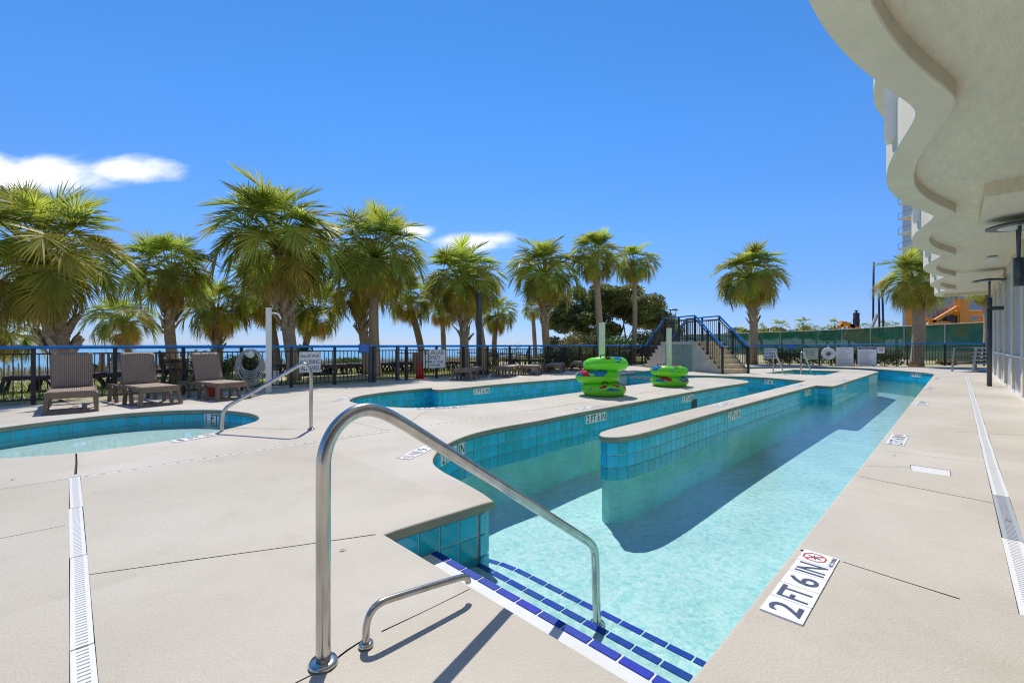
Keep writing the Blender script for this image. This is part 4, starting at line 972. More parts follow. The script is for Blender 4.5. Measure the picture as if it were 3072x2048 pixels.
bt.add(V, [(0, 1, 5, 4), (1, 2, 6, 5), (2, 3, 7, 6), (3, 0, 4, 7), (4, 5, 9, 8), (5, 6, 10, 9), (6, 7, 11, 10), (7, 4, 8, 11), (8, 9, 10, 11), (3, 2, 1, 0)])
BOOT = bt.data('leaf_base', M['boot'])
def palm(label, ub, uc, vc, Rpx, D, boots=0, thick=.17, density=1.0, group='cabbage palms along the beach', lean=None, dead=1.0, green=.0, seed=0):
    rg = random.Random(seed+int(ub*7+D*13))
    base = Vector(((ub-1536)/FOC*D, D, -.05)); top = Vector(AT(uc, vc, D)); Rm = Rpx/FOC*D; sc = Rm/LEN_F
    t = thing('palm_tree', label, 'palm tree', base, 0, group)
    h = top-base; k = 12; path = []; rad = []
    bend = Vector((rg.uniform(-.12, .12), rg.uniform(-.1, .1), 0))
    th = thick*rg.uniform(.92, 1.08)
    for i in range(k+1):
        f = i/k; path.append(Vector((h.x*f**1.25, h.y*f, h.z*f*.98))+bend*math.sin(math.pi*f)); rad.append(th*(1.16 if f < .03 else (1.0-.16*f))*(1+.04*rg.uniform(-1, 1)))
    rad[-1] *= .75
    mb = MB(); mb.tube(path, rad, 14); obj('trunk', mb, M['bark'], t, True)
    for i in range(boots):
        f = 1-(.22+.88*(i/max(1, boots)))*Rm/max(h.z, 1.0); f = max(.12, f); j = min(k-1, int(f*k)); p = path[j].lerp(path[j+1], f*k-j); a = i*2.39996+rg.uniform(-.2, .2); r_ = th*.86
        s = rg.uniform(1.0, 1.45)*(.75+.25*sc)
        put('leaf_base', BOOT, t, p+Vector((math.cos(a)*r_, math.sin(a)*r_, -.12)), (rg.uniform(-.25, .1), rg.choice((-1, 1))*rg.uniform(.2, .5), a-math.pi/2), (s*1.15, s, s))
    tiltm = Matrix.Rotation(rg.uniform(-.22, .22), 3, 'X') @ Matrix.Rotation(rg.uniform(-.22, .22), 3, 'Y')
    for ci, cnt in enumerate(COUNTS):
        c2 = max(1, round(cnt*density*(dead if ci >= 6 else 1.0))); a0 = rg.uniform(0, 6.28)
        for i in range(c2):
            a = a0+2*math.pi*(i+rg.uniform(-.5, .5))/c2
            alts = FR[ci]+(FR_ALT.get(ci, []) if rg.random() > green else [])
            put('frond', rg.choice(alts), t, h*.985+Vector((math.cos(a)*.07, math.sin(a)*.07, -.05*ci*.6*sc+.1)), (tiltm @ Matrix.Rotation(a, 3, 'Z') @ Matrix.Rotation(rg.uniform(-.27, .27), 3, 'Y') @ Matrix.Rotation(rg.uniform(-.35, .35), 3, 'X')).to_euler(), sc*CSC[ci]*rg.uniform(.78, 1.12))
    return t
palm('cabbage palm with leaning booted trunk, leftmost tall one by the fence', 190, 118, 775, 262, 9.6, 46, .18, 1.1)
palm('low bushy palm at the far left edge behind the fence', -60, 8, 1010, 120, 10.5, 0, .15, .6)
palm('medium palm with criss-cross leaf bases behind the middle wicker lounger', 533, 514, 825, 145, 13.0, 34, .15)
palm('small dark palm with low crown behind the trash bin', 407, 372, 965, 108, 18.5, 0, .14, .8)
palm('short palm with reddish trunk behind the coiled hose', 655, 650, 930, 120, 17.0, 14, .20, .8)
palm('tallest cabbage palm with bright criss-cross boots behind the white post', 884, 838, 735, 225, 14.0, 52, .19, 1.15)
palm('palm with straight brown trunk hidden behind the tallest palm', 832, 795, 885, 135, 17.5, 0, .18, .8)
palm('small palm with drooping crown right of the tallest palm', 902, 945, 935, 112, 19.0, 8, .15, .8)
palm('tall palm with smooth trunk behind the fence gate', 1129, 1128, 770, 178, 16.2, 0, .19, 1.1)
palm('palm with thick booted trunk leaning behind the blue gate sign', 1108, 1074, 860, 120, 17.2, 44, .21, .8)
palm('slender palm with leaning trunk behind the red cones', 1270, 1226, 905, 98, 20.0, 0, .16, .75)
palm('thin short palm behind the lifeguard sign', 1331, 1325, 925, 80, 24.0, 0, .15, .7)
palm('round-crowned palm with rough trunk left of the lamp post', 1393, 1388, 850, 148, 17.5, 30, .20, 1.0)
palm('palm with trunk hidden beside the charcoal lamp post', 1454, 1424, 870, 105, 19.5, 0, .18, .8)
palm('small round palm standing alone right of the lamp post', 1486, 1492, 950, 72, 24.0, 0, .16, .7)
palm('tall palm with shaggy skirt of boots behind the row of low loungers', 1646, 1632, 820, 132, 21.0, 40, .19, 1.05)
palm('tiny distant palm beside the shaggy palm', 1607, 1598, 930, 42, 32.0, 0, .16, .6)
palm('tall slender palm with bare curved trunk in front of the dark tree', 1806, 1785, 775, 98, 21.0, 0, .17, .95)
palm('slim palm furthest right in the row of beach palms, before the dark tree', 1900, 1902, 792, 82, 26.0, 0, .145, .8)
palm('solitary round palm with booted trunk behind the bridge', 2258, 2250, 835, 116, 25.6, 44, .22, 1.15)
palm('palm with stout smooth trunk at the right fence before the orange rig', 2749, 2744, 850, 112, 22.6, 0, .27, 1.0)
palm('palm crown half hidden behind the canopy and far lamp', 2955, 2955, 880, 52, 27.0, 0, .2, .7)
for i, (u, v, r_, dd) in enumerate(((2225, 994, 20, 78), (2283, 986, 24, 74), (2344, 984, 34, 70), (2409, 976, 34, 72), (2452, 990, 22, 80), (2504, 974, 26, 82), (2548, 984, 24, 86), (2598, 984, 24, 84), (2650, 978, 26, 80), (2690, 984, 24, 82), (2480, 992, 20, 90))):
    palm(('leftmost small far palm beyond the green screen', 'far palm just right of the solitary palm trunk', 'far palm with wide flat crown above the green screen', 'tallest far palm above the green screen',
          'small far palm left of the orange boom head', 'far palm just behind the orange boom head', 'far palm behind the black hammer', 'far palm left of the leader poles', 'far palm behind the leader poles',
          'far palm left of the orange mast', 'smallest far palm between the crane and tallest far palm')[i], u+2, u, v, r_, dd, 0, .2, .28, 'far palms beyond the building site', dead=.5)

# ------------------------------------------------------------------ trees, bushes, hedges
def leaves(blobs, n, size, rg, flat_=.0):
    """leaf quads scattered through a set of ellipsoids, denser near their surface"""
    mb = MB(); w = np.array([b[3]*b[4]*b[5] for b in blobs]); w = w/w.sum(); pick = np.random.choice(len(blobs), n, p=w); V = []; F = []
    for i in range(n):
        b = blobs[pick[i]]; d = np.random.normal(size=3); d /= np.linalg.norm(d); r_ = random.random()**.45
        c = np.array(b[:3])+d*r_*np.array(b[3:6]); a = np.random.normal(size=3); a /= np.linalg.norm(a); e = np.cross(a, np.random.normal(size=3)); e /= np.linalg.norm(e); s = size*random.uniform(.6, 1.3)
        k = len(V); V += [tuple(c-a*s), tuple(c+e*s*.45), tuple(c+a*s), tuple(c-e*s*.45)]; F.append((k, k+1, k+2, k+3))
    mb.v = V; mb.f = F; return mb
rg = random.Random(5)
# big spreading evergreen
DT = 29.0; bx = (1840-1536)/FOC*DT
tree = thing('broadleaf_tree', 'dark spreading evergreen tree with many stems behind the palms', 'tree', (bx, DT, -.05))
blobs = []
for i in range(64):
    u = rg.uniform(1665, 2005); f = (u-1665)/340; vt = 905-45*math.sin(math.pi*min(1, f*1.05+.05))+(60*max(0, f-.75)*4*.5); v = vt+rg.uniform(0, 105)*(1-.35*f)
    p = AT(u, v, DT); blobs.append((p[0]-bx, rg.uniform(-1.6, 1.6), p[2], rg.uniform(.5, .95), rg.uniform(.5, .9), rg.uniform(.32, .6)))
for i in range(22):
    u = rg.uniform(1745, 1965); p = AT(u, rg.uniform(890, 1000), DT); blobs.append((p[0]-bx, rg.uniform(-1.2, 1.2), p[2], rg.uniform(.4, .7), .6, rg.uniform(.3, .5)))
for i in range(10):
    u = rg.uniform(1650, 1760); p = AT(u, rg.uniform(930, 1030), DT); blobs.append((p[0]-bx, rg.uniform(-1, 1), p[2], .6, .6, .5))
obj('crown', leaves(blobs, 62000, .105, rg), M['leaf'], tree)
tr = MB()
for i in range(13):
    b = blobs[rg.randrange(34)]; a = Vector((rg.uniform(-1.2, 1.0), rg.uniform(-.4, .4), 0)); e = Vector(b[:3]); m_ = a.lerp(e, .5)+Vector((rg.uniform(-.3, .3), 0, -.1)); tr.tube([a, m_, e], [.075, .05, .015], 6)
obj('trunk', tr, M['branch'], tree, True)
def bush(label, u, v0, v1, hw, D, m, n, size=.06, nb=9, name='shrub', group=None):
    x = (u-1536)/FOC*D; zt = AT(u, v0, D)[2]; w = hw/FOC*D
    t = thing(name, label, 'shrub', (x, D, -.04), 0, group)
    bl = [(rg.uniform(-w*.65, w*.65), rg.uniform(-w*.5, w*.5), zt*rg.uniform(.25, .8), w*rg.uniform(.3, .5), w*.4, zt*rg.uniform(.18, .3)) for _ in range(nb)]
    obj('foliage', leaves(bl, n, size, rg), m, t)
    s = MB()
    for b in bl: s.tube([(rg.uniform(-.1, .1), rg.uniform(-.1, .1), 0), (b[0]*.5, b[1]*.5, b[2]*.5), b[:3]], [.02, .014, .006], 5)
    obj('stems', s, M['branch'], t); return t
bush('tan and yellow-green shrub left of the tallest white tube post', 1722, 985, 1095, 78, 25.5, M['leaf_yellow'], 3400, .06, 12)
bush('bright green shrub behind the tube post', 1852, 998, 1095, 66, 25.0, M['leaf_bright'], 3200, .06, 12)
bush('full green bush at the foot of the dark tree, left part', 1775, 985, 1095, 62, 26.5, M['leaf'], 4200, .08, 14)
bush('full green bush at the foot of the dark tree beside the bridge', 1945, 985, 1095, 62, 26.8, M['leaf'], 4200, .08, 14)
bush('low leafy palmetto clump behind the tallest palm trunk', 905, 1035, 1130, 55, 18.0, M['leaf_bright'], 2000, .07, 10)
bush('rounded green shrub low behind the fence gate', 1060, 1066, 1110, 62, 21.5, M['leaf_bright'], 2200, .05)
bush('leafy green shrub behind the right wicker lounger', 640, 1038, 1130, 60, 14.5, M['leaf_bright'], 2400, .05)
bush('dense dark shrub behind the coiled hose', 745, 1045, 1140, 50, 14.0, M['leaf_hedge'], 2200, .06)
bush('thin yellowish shrub beside the lamp post', 1470, 1040, 1095, 40, 24.0, M['leaf_yellow'], 700, .05)
bush('sparse twiggy shrub between the lamp post and lone small palm', 1540, 1020, 1095, 40, 25.0, M['leaf_yellow'], 260, .05)
bush('green shrub at the left fence edge by the dunes', 288, 1085, 1130, 26, 16.5, M['leaf_bright'], 700, .05)
bush('sunlit yellow-leaved shrub beside the stacked loungers', 2838, 1072, 1102, 30, 24.5, M['leaf_yellow'], 900, .07)
def hedge(label, a, b, h, w, n, m):
    a, b = np.array(a), np.array(b); L = np.linalg.norm(b-a); d = (b-a)/L; t = thing('hedge', label, 'hedge', (*a, -.03)); bl = []
    k = max(3, int(L/.45))
    for i in range(k):
        p = d*L*(i+.5)/k; bl.append((p[0]+rg.uniform(-.1, .1), p[1]+rg.uniform(-.1, .1), h*.5, .38, w, h*rg.uniform(.46, .58)))
    obj('foliage', leaves(bl, n, .055, rg), m, t)
    s = MB()
    for q in bl: s.tube([(q[0], q[1], 0), (q[0]+.05, q[1], h*.7)], [.02, .008], 5)
    obj('stems', s, M['branch'], t)
hedge('dark clipped hedge behind the fence left of the bridge', (1.5, 19.4), (6.6, 24.6), 1.12, .4, 9000, M['leaf_hedge'])
hedge('dark clipped hedge behind the fence signs', (14.2, 24.9), (19.8, 22.4), .98, .32, 8500, M['leaf_hedge'])

# a far band of mixed greenery closing the view beyond the building site
fb = []
for i in range(110):
    u = 2195+i*6.2+rg.uniform(-4, 4); D_ = rg.uniform(84, 94); p = AT(u, 1003-rg.uniform(0, 14)*(1+.4*math.sin(i*.4)), D_); fb.append((p[0], D_, p[2]-.4, 1.4, 1.2, rg.uniform(.6, 1.1)))
fw = obj('far_scrub', leaves(fb, 15000, .30, rg), M['leaf_hedge']); tag(fw, 'far band of low green scrub beyond the building site', 'scrub', kind='stuff')
# ------------------------------------------------------------------ stainless handrails
def ring_base(t, x, y, z, r0, r1, h=.016):
    mb = MB(); mb.lathe([(r0, 0), (r1, 0), (r1, h*.55), (r1*.9, h), (r0, h)], 32, (x, y, z)); return obj('base_flange', mb, M['steel'], t, True)
def rail(label, pts, r, flanges, name='handrail'):
    t = thing(name, label, 'handrail', (*pts[0][:2], 0)); o = Vector((*pts[0][:2], 0)); P = [Vector(p)-o for p in pts]
    # round the path with Catmull-Rom
    Q = []
    for i in range(len(P)-1):
        p0 = P[i-1] if i else 2*P[0]-P[1]; p3 = P[i+2] if i+2 < len(P) else 2*P[-1]-P[-2]; p1, p2 = P[i], P[i+1]
        k = 6
        for j in range(k):
            f = j/k; Q.append(.5*((2*p1)+(p2-p0)*f+(2*p0-5*p1+4*p2-p3)*f*f+(3*p1-p0-3*p2+p3)*f**3))
    Q.append(P[-1]); mb = MB(); mb.tube(Q, r, 20); obj('tube', mb, M['steel'], t, True)
    for (x, y, z) in flanges: ring_base(t, x-o.x, y-o.y, z, r*.95, r*1.95)
    return t
bx0, by0 = G2(970, 1992)
def tp(t, z): return (bx0+.7071*t, by0+.7071*t, z)
rail('large stainless steel handrail standing by the entry steps', [tp(0, 0), tp(0, .3), tp(0, .62), tp(.004, .72), tp(.035, .795), tp(.09, .845), tp(.155, .860), tp(.225, .840), tp(.30, .797), tp(.42, .716), tp(.80, .455), tp(1.2, .180), tp(1.50, -.026),
     tp(1.575, -.083), tp(1.618, -.135), tp(1.632, -.23), tp(1.64, -.42), tp(1.65, -.605)], .0245, [(bx0, by0, .0), tp(1.65, -.60)])
gx, gy = G2(1098, 1938)
def gp(t, z): return (gx+.745*t, gy+.667*t, z)
rail('low stainless steel grab bar beside the large handrail', [gp(0, 0), gp(0, .05), gp(.004, .085), gp(.02, .118), gp(.055, .137), gp(.12, .135), gp(.30, .118), gp(.40, .107), gp(.437, .100), gp(.455, .086), gp(.46, .070)], .0135, [(gx, gy, 0)], 'grab_bar')
def kp(f, z): return (-2.6-1.10*f, 5.737-.11*f, z)
rail('stainless steel handrail arching over the edge of the wading pool', [kp(0, 0), kp(0, .4), kp(.0, .70), kp(.02, .79), kp(.075, .845), kp(.13, .835), kp(.22, .775), kp(.6, .52), kp(.88, .34), kp(.945, .28), kp(.975, .20), kp(.985, .0), kp(.985, -.4)], .0225, [(-2.6, 5.737, 0)])
for i, (lab, u0, v0, u1, v1) in enumerate((('left stainless handrail of the spa', 2320, 1121, 2349, 1121), ('right stainless handrail of the spa', 2403, 1123, 2432, 1121))):
    p = G2(u0, v0); q = G2(u1, v1)
    def sp(f, z): return (p[0]+(q[0]-p[0])*f, p[1]+(q[1]-p[1])*f, z)
    rail(lab, [sp(0, 0), sp(0, .5), sp(.0, .74), sp(.06, .82), sp(.16, .83), sp(.28, .76), sp(.85, .25), sp(.97, .12), sp(1.0, 0), sp(1.0, -.3)], .024, [(p[0], p[1], 0)])

# ------------------------------------------------------------------ loungers
def lounger_parts(t, back, frame_m, seat_m):
    for sx in (-1, 1):
        mb = MB(); mb.bar((sx*.30, .02, .33), (sx*.30, 1.88, .33), .05, .075); obj('side_rail', mb, frame_m, t)
    fr = MB(); fr.bar((-.31, .03, .315), (.31, .03, .315), .055, .09); obj('cross_rail', fr, frame_m, t)
    fr = MB(); fr.bar((-.31, 1.86, .32), (.31, 1.86, .32), .05, .07); obj('cross_rail', fr, frame_m, t)
    ft_ = MB(); ft_.bar((-.335, -.03, .022), (.335, -.03, .022), .06, .045); obj('foot_bar', ft_, frame_m, t)
    for sx in (-1, 1):
        mb = MB(); mb.bar((sx*.335, -.03, 0.0), (sx*.30, .04, .33), .055, .07, (0, 1, 0)); obj('leg', mb, frame_m, t)
        # arched middle and rear legs
        for y0, dy in ((.62, .20), (1.50, .22)):
            P = [(sx*.335, y0-dy, 0), (sx*.335, y0-dy*.85, .16), (sx*.33, y0-dy*.5, .27), (sx*.325, y0, .315), (sx*.33, y0+dy*.5, .27), (sx*.335, y0+dy*.85, .16), (sx*.335, y0+dy, 0)]
            mb = MB()
            for a, b in zip(P[:-1], P[1:]): mb.bar(a, b, .05, .06, (1, 0, 0))
            obj('arched_leg', mb, frame_m, t)
    me = MB(); me.box((0, .0, 0), (.60, 1.04, .028)); obj('seat', me, seat_m, t, False, (0, .53, .372))
    a = back; mb = MB()
    nx, ny = 8, 8; V = []
    for k_, off_ in ((0, .014), (1, -.014)):
        for j in range(ny+1):
            for i in range(nx+1):
                x = -.29+.58*i/nx; y = .70*j/ny; sag = .022*math.sin(math.pi*j/ny)*math.cos(x*3); V.append((x, y, off_-sag))
    q = (nx+1)*(ny+1); F = []
    for j in range(ny):
        for i in range(nx):
            b = j*(nx+1)+i; F += [(b, b+1, b+nx+2, b+nx+1), (q+b+nx+1, q+b+nx+2, q+b+1, q+b)]
    for i in range(nx): F += [(i+1, i, q+i, q+i+1), (ny*(nx+1)+i, ny*(nx+1)+i+1, q+ny*(nx+1)+i+1, q+ny*(nx+1)+i)]
    for j in range(ny): b = j*(nx+1); F += [(b, b+nx+1, q+b+nx+1, q+b), (b+2*nx+1, b+nx, q+b+nx, q+b+2*nx+1)]
    mb.add(V, F); obj('backrest', mb, seat_m, t, True, (0, 1.06, .375), (a, 0, 0))
    if a > .3:
        mb = MB()
        for sx in (-1, 1): mb.bar((sx*.22, 1.06+.42*math.cos(a), .375+.42*math.sin(a)-.02), (sx*.22, 1.06+.42*math.cos(a)+.26, .33), .03, .03)
        obj('prop', mb, frame_m, t)
def lounger(label, p, rz, back, frame_m, seat_m, group):
    t = thing('sun_lounger', label, 'lounger', (p[0], p[1], 0), rz, group); lounger_parts(t, back, frame_m, seat_m); t.scale = (.90, .90, .90); return t
LG = 'wicker loungers set upright beside the wading pool'
lounger('upright brown wicker lounger, nearest the left edge', G2(214, 1238), R(44), R(78), M['resin'], M['weave'], LG)
lounger('upright brown wicker lounger in the middle of three', G2(482, 1216), R(57), R(74), M['resin'], M['weave'], LG)
lounger('upright brown wicker lounger with red item beneath, nearest the coiled hose', G2(700, 1199), R(58), R(70), M['resin'], M['weave'], LG)
LG2 = 'flat wicker loungers lined up along the sea fence'
flat0 = lounger('flat brown lounger beside the charcoal lamp post', G2(1385, 1141), R(-14), R(1), M['resin'], M['weave'], LG2)
for lab, u, v, a in (('flat brown lounger second in the row after the lamp post', 1503, 1131, -16), ('flat brown lounger third in the row after the lamp post', 1588, 1126, -14), ('flat brown lounger before last, left of the tube stack', 1660, 1119.5, -12), ('flat brown lounger half hidden behind the tube stack', 1732, 1113, -12)):
    c = copy_tree(flat0); p = G2(u, v); c.location = (p[0], p[1], 0); c.rotation_euler.z = R(a); c['label'] = lab
red = MB(); red.box((0, 0, .12), (.20, .16, .24), .3); red.lathe([(.07, .24), (.075, .27), (0, .28)], 12); p = Vector((-6.35, 9.45, 0)); tag(obj('red_can', red, M['cone'], None, False, p), 'red container under the right wicker lounger', 'container')
dk = thing('lawn_lounger', 'dark low lounger on the lawn, nearest the left edge', 'lounger', (0, 0, -.03), 0, 'dark loungers on the lawn'); lounger_parts(dk, R(2), M['dark_resin'], M['dark_resin'])
p = (-11.9, 10.4); dk.location = (*p, -.03); dk.rotation_euler.z = R(-50)
for lab, u, D, a in (('dark low lounger on the lawn left of the first wicker lounger', 118, 10.9, -46), ('dark low lounger on the lawn before the dune boardwalk', 330, 12.4, -40), ('dark low lounger behind the shallow water sign', 985, 17.4, 130), ('dark low lounger between shallow water sign and gate', 1032, 17.0, 126),
                     ('dark low lounger left of the gate post', 1080, 17.6, 128), ('dark low lounger just right of the gate palm', 1175, 18.2, 120), ('dark low lounger in the gate opening', 1214, 18.8, 118), ('dark low lounger left of the red cones', 1240, 19.6, 122),
                     ('dark low lounger under the lifeguard sign', 1300, 19.2, 125), ('dark low lounger right of the lifeguard sign', 1352, 19.6, 120), ('dark low lounger behind the lamp post', 1462, 20.0, 115), ('dark low lounger right of the lone table', 1625, 22.5, 110)):
    c = copy_tree(dk); c.location = ((u-1536)/FOC*D, D, -.03); c.rotation_euler.z = R(a); c['label'] = lab
# stack of flat loungers by the building
stack_p = (19.0, 18.2)
for i in range(5):
    t = thing('stacked_lounger', ('bottom', 'second', 'middle', 'fourth', 'top')[i]+' grey-framed lounger of the stack beside the building', 'lounger', (stack_p[0]+.02*i, stack_p[1], .0+.155*i), R(-68), 'loungers stacked beside the building')
    mb = MB()
    for sx in (-1, 1): mb.bar((sx*.32, -.95, .33), (sx*.32, .95, .33), .05, .05)
    obj('side_rail', mb, M['grey_plastic'], t); mb = MB(); mb.box((0, 0, .345), (.6, 1.8, .045)); obj('seat', mb, M['resin'], t)
    for sx in (-1, 1):
        for y in (-.9, .9):
            mb = MB(); mb.bar((sx*.33, y, 0.0 if i == 0 else .16), (sx*.32, y*.98, .34), .055, .05, (0, 1, 0)); obj('leg', mb, M['grey_plastic'] if y < 0 else M['resin'], t)

# ------------------------------------------------------------------ river tubes on their posts
HD = MB()
HD.tube([(-.06, 0, 0), (-.055, 0, .045), (-.03, 0, .06), (.03, 0, .06), (.055, 0, .045), (.06, 0, 0)], .011, 8); HANDLE = HD.data('handle', M['machine_dark'], True)
TB = MB(); TB.torus((0, 0, 0), .315, .165, .142, 48, 18); 
def tube_stack(base, n, tilts, labels, post_h, post_label):
    mb = MB(); mb.box((0, 0, post_h/2), (.095, .095, post_h)); mb.box((0, 0, post_h+.008), (.105, .105, .016))
    tag(obj('tube_post', mb, M['post_cream'], None, False, (*base, 0), (0, 0, R(30))), post_label, 'post', 'cream posts through the tube stacks')
    z = .138
    for i in range(n):
        dx, dy, rx, ry, rz = tilts[i]
        t = thing('river_tube', labels[i], 'swim ring', (base[0]+dx, base[1]+dy, z), 0, 'lime green river tubes'); t.rotation_euler = (rx, ry, rz)
        obj('ring', TB, tube_print_mat('tube_print', (labels[i].__len__() % 17)+i*2.3), t, True)
        mb = MB(); mb.torus((0, 0, 0), .4805, .006, .004, 48, 6); obj('seam', mb, M['tube_seam'], t)
        for k_, a in enumerate((.4, 2.6, 4.3)):
            h_ = put('handle', HANDLE, t, (.40*math.cos(a),   .40*math.sin(a), .115), (0, 0, a+math.pi/2)); h_.rotation_euler = (0, 0, a+math.pi/2)
        z += .262
M['post_cream'] = mat('cream_post_paint', (.76, .78, .58), rough=.5, var=.08); M['tube_seam'] = mat('tube_seam', (.07, .40, .03), rough=.4, var=0)
b1 = (G2(1806, 1185)[0], G2(1806, 1185)[1]+.0); b2 = G2(2007, 1157)
tube_stack(b1, 3, [(.03, 0, 0, .02, .3), (-.09, .03, .05, .06, 2.2), (.07, -.02, .10, -.10, 4.0)], ['bottom lime green tube of the taller stack', 'middle lime green tube of the taller stack with red patch', 'top tilted lime green tube of the taller stack'], 1.56, 'cream post rising from the taller tube stack')
tube_stack(b2, 2, [(0.01, 0, 0, 0, 1.0), (0, 0, .03, .02, 1.1)], ['bottom lime green tube of the shorter stack', 'top lime green tube of the shorter stack'], 1.52, 'cream post rising from the shorter tube stack')

# ------------------------------------------------------------------ signs
def sign(name, label, pos, rz, w, h, m, lines, group=None, border=None, cat='sign', tilt=0.0):
    t = thing(name, label, cat, pos, rz, group); t.rotation_euler = (0, tilt, rz)
    mb = MB(); mb.box((0, 0, 0), (w, .012, h)); obj('board', mb, m, t)
    for i, (body, z, tw, th, mk) in enumerate(lines):
        v, f = word(body, 0, z, tw, th); mb = MB(); mb.add([(x, -.0085, y) for x, y, zz in v], f); obj('lettering', mb, M[mk], t)
    if border:
        mb = MB()
        for sx in (-1, 1): mb.box((sx*(w/2-.018), -.007, 0), (.006, .003, h-.03)); mb.box((0, -.007, sx*(h/2-.018)), (w-.03, .003, .006))
        obj('border', mb, M[border], t)
    for sx in (-1, 1):
        for sz in (-1, 1):
            mb = MB(); mb.lathe([(.009, 0), (.009, .004), (0, .004)], 10); b = obj('screw', mb, M['steel'], t, False, (sx*(w/2-.03), -.006, sz*(h/2-.03)), (R(90), 0, 0))
    return t
def on_A(u, v, off_=.06):
    k = (u-1536)/FOC; Y = (17.0-off_*1.414)/(1-k); return (k*Y, Y, EYE+(HZ-v)/FOC*Y)
sign('warning_sign', 'white shallow water no diving sign on the sea fence', on_A(930, 1086), R(40), .53, .54, M['sign_white'], [('SHALLOW WATER', .165, .46, .085, 'ink_navy'), ('NO DIVING', .005, .46, .12, 'ink_navy'), ('ALLOWED', -.155, .44, .12, 'ink_navy')], 'safety signs', 'ink_grey')
sign('lifeguard_sign', 'white no lifeguard on duty sign on the sea fence', on_A(1303, 1076), R(26), .73, .585, M['sign_white'], [('NO LIFEGUARD', .195, .66, .125, 'ink_navy'), ('ON DUTY', .045, .41, .125, 'ink_navy'), ('SWIM AT YOUR', -.095, .60, .085, 'ink_navy'), ('OWN RISK', -.205, .40, .085, 'ink_navy')], 'safety signs')
def on_B(u, v, off_=.06):
    k = (u-1536)/FOC; p0 = (13.1-.02, 24.75-off_); dx, dy = (10.3, -4.55); s = (k*p0[1]-p0[0])/(dx-k*dy); Y = p0[1]+dy*s; return (k*Y, Y, EYE+(HZ-v)/FOC*Y)
RB = R(-23.8)
sign('warning_sign', 'white shallow water no diving sign behind the spa', on_B(2312, 1060), RB, .62, .58, M['sign_white'], [('SHALLOW WATER', .18, .54, .09, 'ink_navy'), ('NO DIVING', .01, .54, .13, 'ink_navy'), ('ALLOWED', -.165, .52, .13, 'ink_navy')], 'safety signs', 'ink_grey')
sign('spa_sign', 'cream no floats in pool or spa sign', on_B(2432, 1061), RB, .67, .59, M['sign_cream'], [('NO FLOATS', .19, .54, .085, 'ink_green'), ('IN POOL', .07, .40, .085, 'ink_green'), ('OR SPA', -.05, .36, .085, 'ink_green')], 'safety signs')
def rules(lab, u, body, head, hm, w, nl):
    t = sign('rules_board', lab, on_B(u, 1068.5), RB, w, .94, M['sign_white'], [(body, .40 if head else .375, w*.62 if head else w*.5, .05, hm)], 'safety signs', 'ink_grey')
    if head: mb = MB(); mb.box((0, -.0065, .40), (w-.06, .002, .085)); obj('header_band', mb, M['ink_navy'], t)
    else: mb = MB(); mb.box((0, -.0065, .325), (w-.06, .002, .006)); obj('header_rule', mb, M['ink_grey'], t)
    for i in range(nl):
        ln = (w-.14)*rg.uniform(.55, 1.0); mb = MB(); mb.box((-(w-.14)/2+ln/2, -.0065, .27-.70*i/nl), (ln, .002, .016)); obj('printed_line', mb, M['ink_grey'], t)
rules('white caution board with printed rules beside the life ring', 2534, 'CAUTION', False, 'ink_dark', .74, 17)
rules('white pool rules board with blue header', 2601, 'POOL RULES', True, 'sign_white', .78, 18)
t = sign('no_smoking_sign', 'small white square sign with red prohibition mark', on_B(2643, 1050), RB, .29, .31, M['sign_white'], [], 'safety signs')
mb = MB(); rgn = ring(.075, .095, 24); mb.add([(a, -.0075, b+.03) for a, b, c in rgn.v], rgn.f); mb.box((0, -.0072, .03), (.16, .002, .018), 0, R(45)); obj('prohibition_mark', mb, M['ink_red'], t)
mb = MB(); mb.box((0, -.0078, .02), (.10, .002, .018)); mb.box((.045, -.0078, .035), (.02, .002, .05)); obj('cigarette_mark', mb, M['ink_dark'], t)
def emblem(t, s):
    mb = MB()
    for i, z in enumerate((-.25, -.05, .15)):
        for j in range(5): mb.box(((j-2)*.15*s, -.0075, (z+(.06 if j % 2 else 0))*s), (.13*s, .002, .045*s), 0, R(20 if j % 2 else -20))
    mb.box((0, -.0075, .33*s), (.24*s, .002, .05*s)); obj('emblem', mb, M['blue_white'], t)
t = sign('blue_plaque', 'small blue plaque hanging at the fence gate', on_A(1092, 1045), R(38), .30, .26, M['sign_blue'], [], 'blue plaques'); emblem(t, .28)
t = sign('blue_plaque', 'small blue plaque hanging on the fence behind the spa', on_B(2372, 1040), RB, .31, .25, M['sign_blue'], [], 'blue plaques'); emblem(t, .28)

# life ring on its stand
c = on_B(2485, 1061, .25)
lr = thing('life_ring', 'white life ring hanging on a stand by the fence', 'life ring', c, RB)
mb = MB(); mb.torus((0, 0, 0), .215, .105, .05, 40, 14); obj('ring', mb, M['white_plastic'], lr, True, (0, 0, 0), (R(90), 0, 0))
for a in (.0, 1.57, 3.14, 4.71):
    mb = MB(); mb.torus((0, 0, 0), .108, .012, .03, 16, 6); obj('band', mb, M['sign_white'], lr, True, (.215*math.cos(a), 0, .215*math.sin(a)), (0, -a, 0))
mb = MB(); mb.tube([(.10*math.cos(i*.5)*(1-.05*i/8), -.03+.006*math.sin(i*3), .10*math.sin(i*.5)) for i in range(40)], .012, 6); obj('coiled_rope', mb, M['wood'], lr, True)
mb = MB(); mb.tube([(0, .05, .46), (0, .05, .30)], .02, 8); mb.tube([(-.10, .02, -.30), (-.11, .02, -.62), (-.10, .02, -c[2]+.02)], .012, 6); obj('stand', mb, M['white_plastic'], lr)

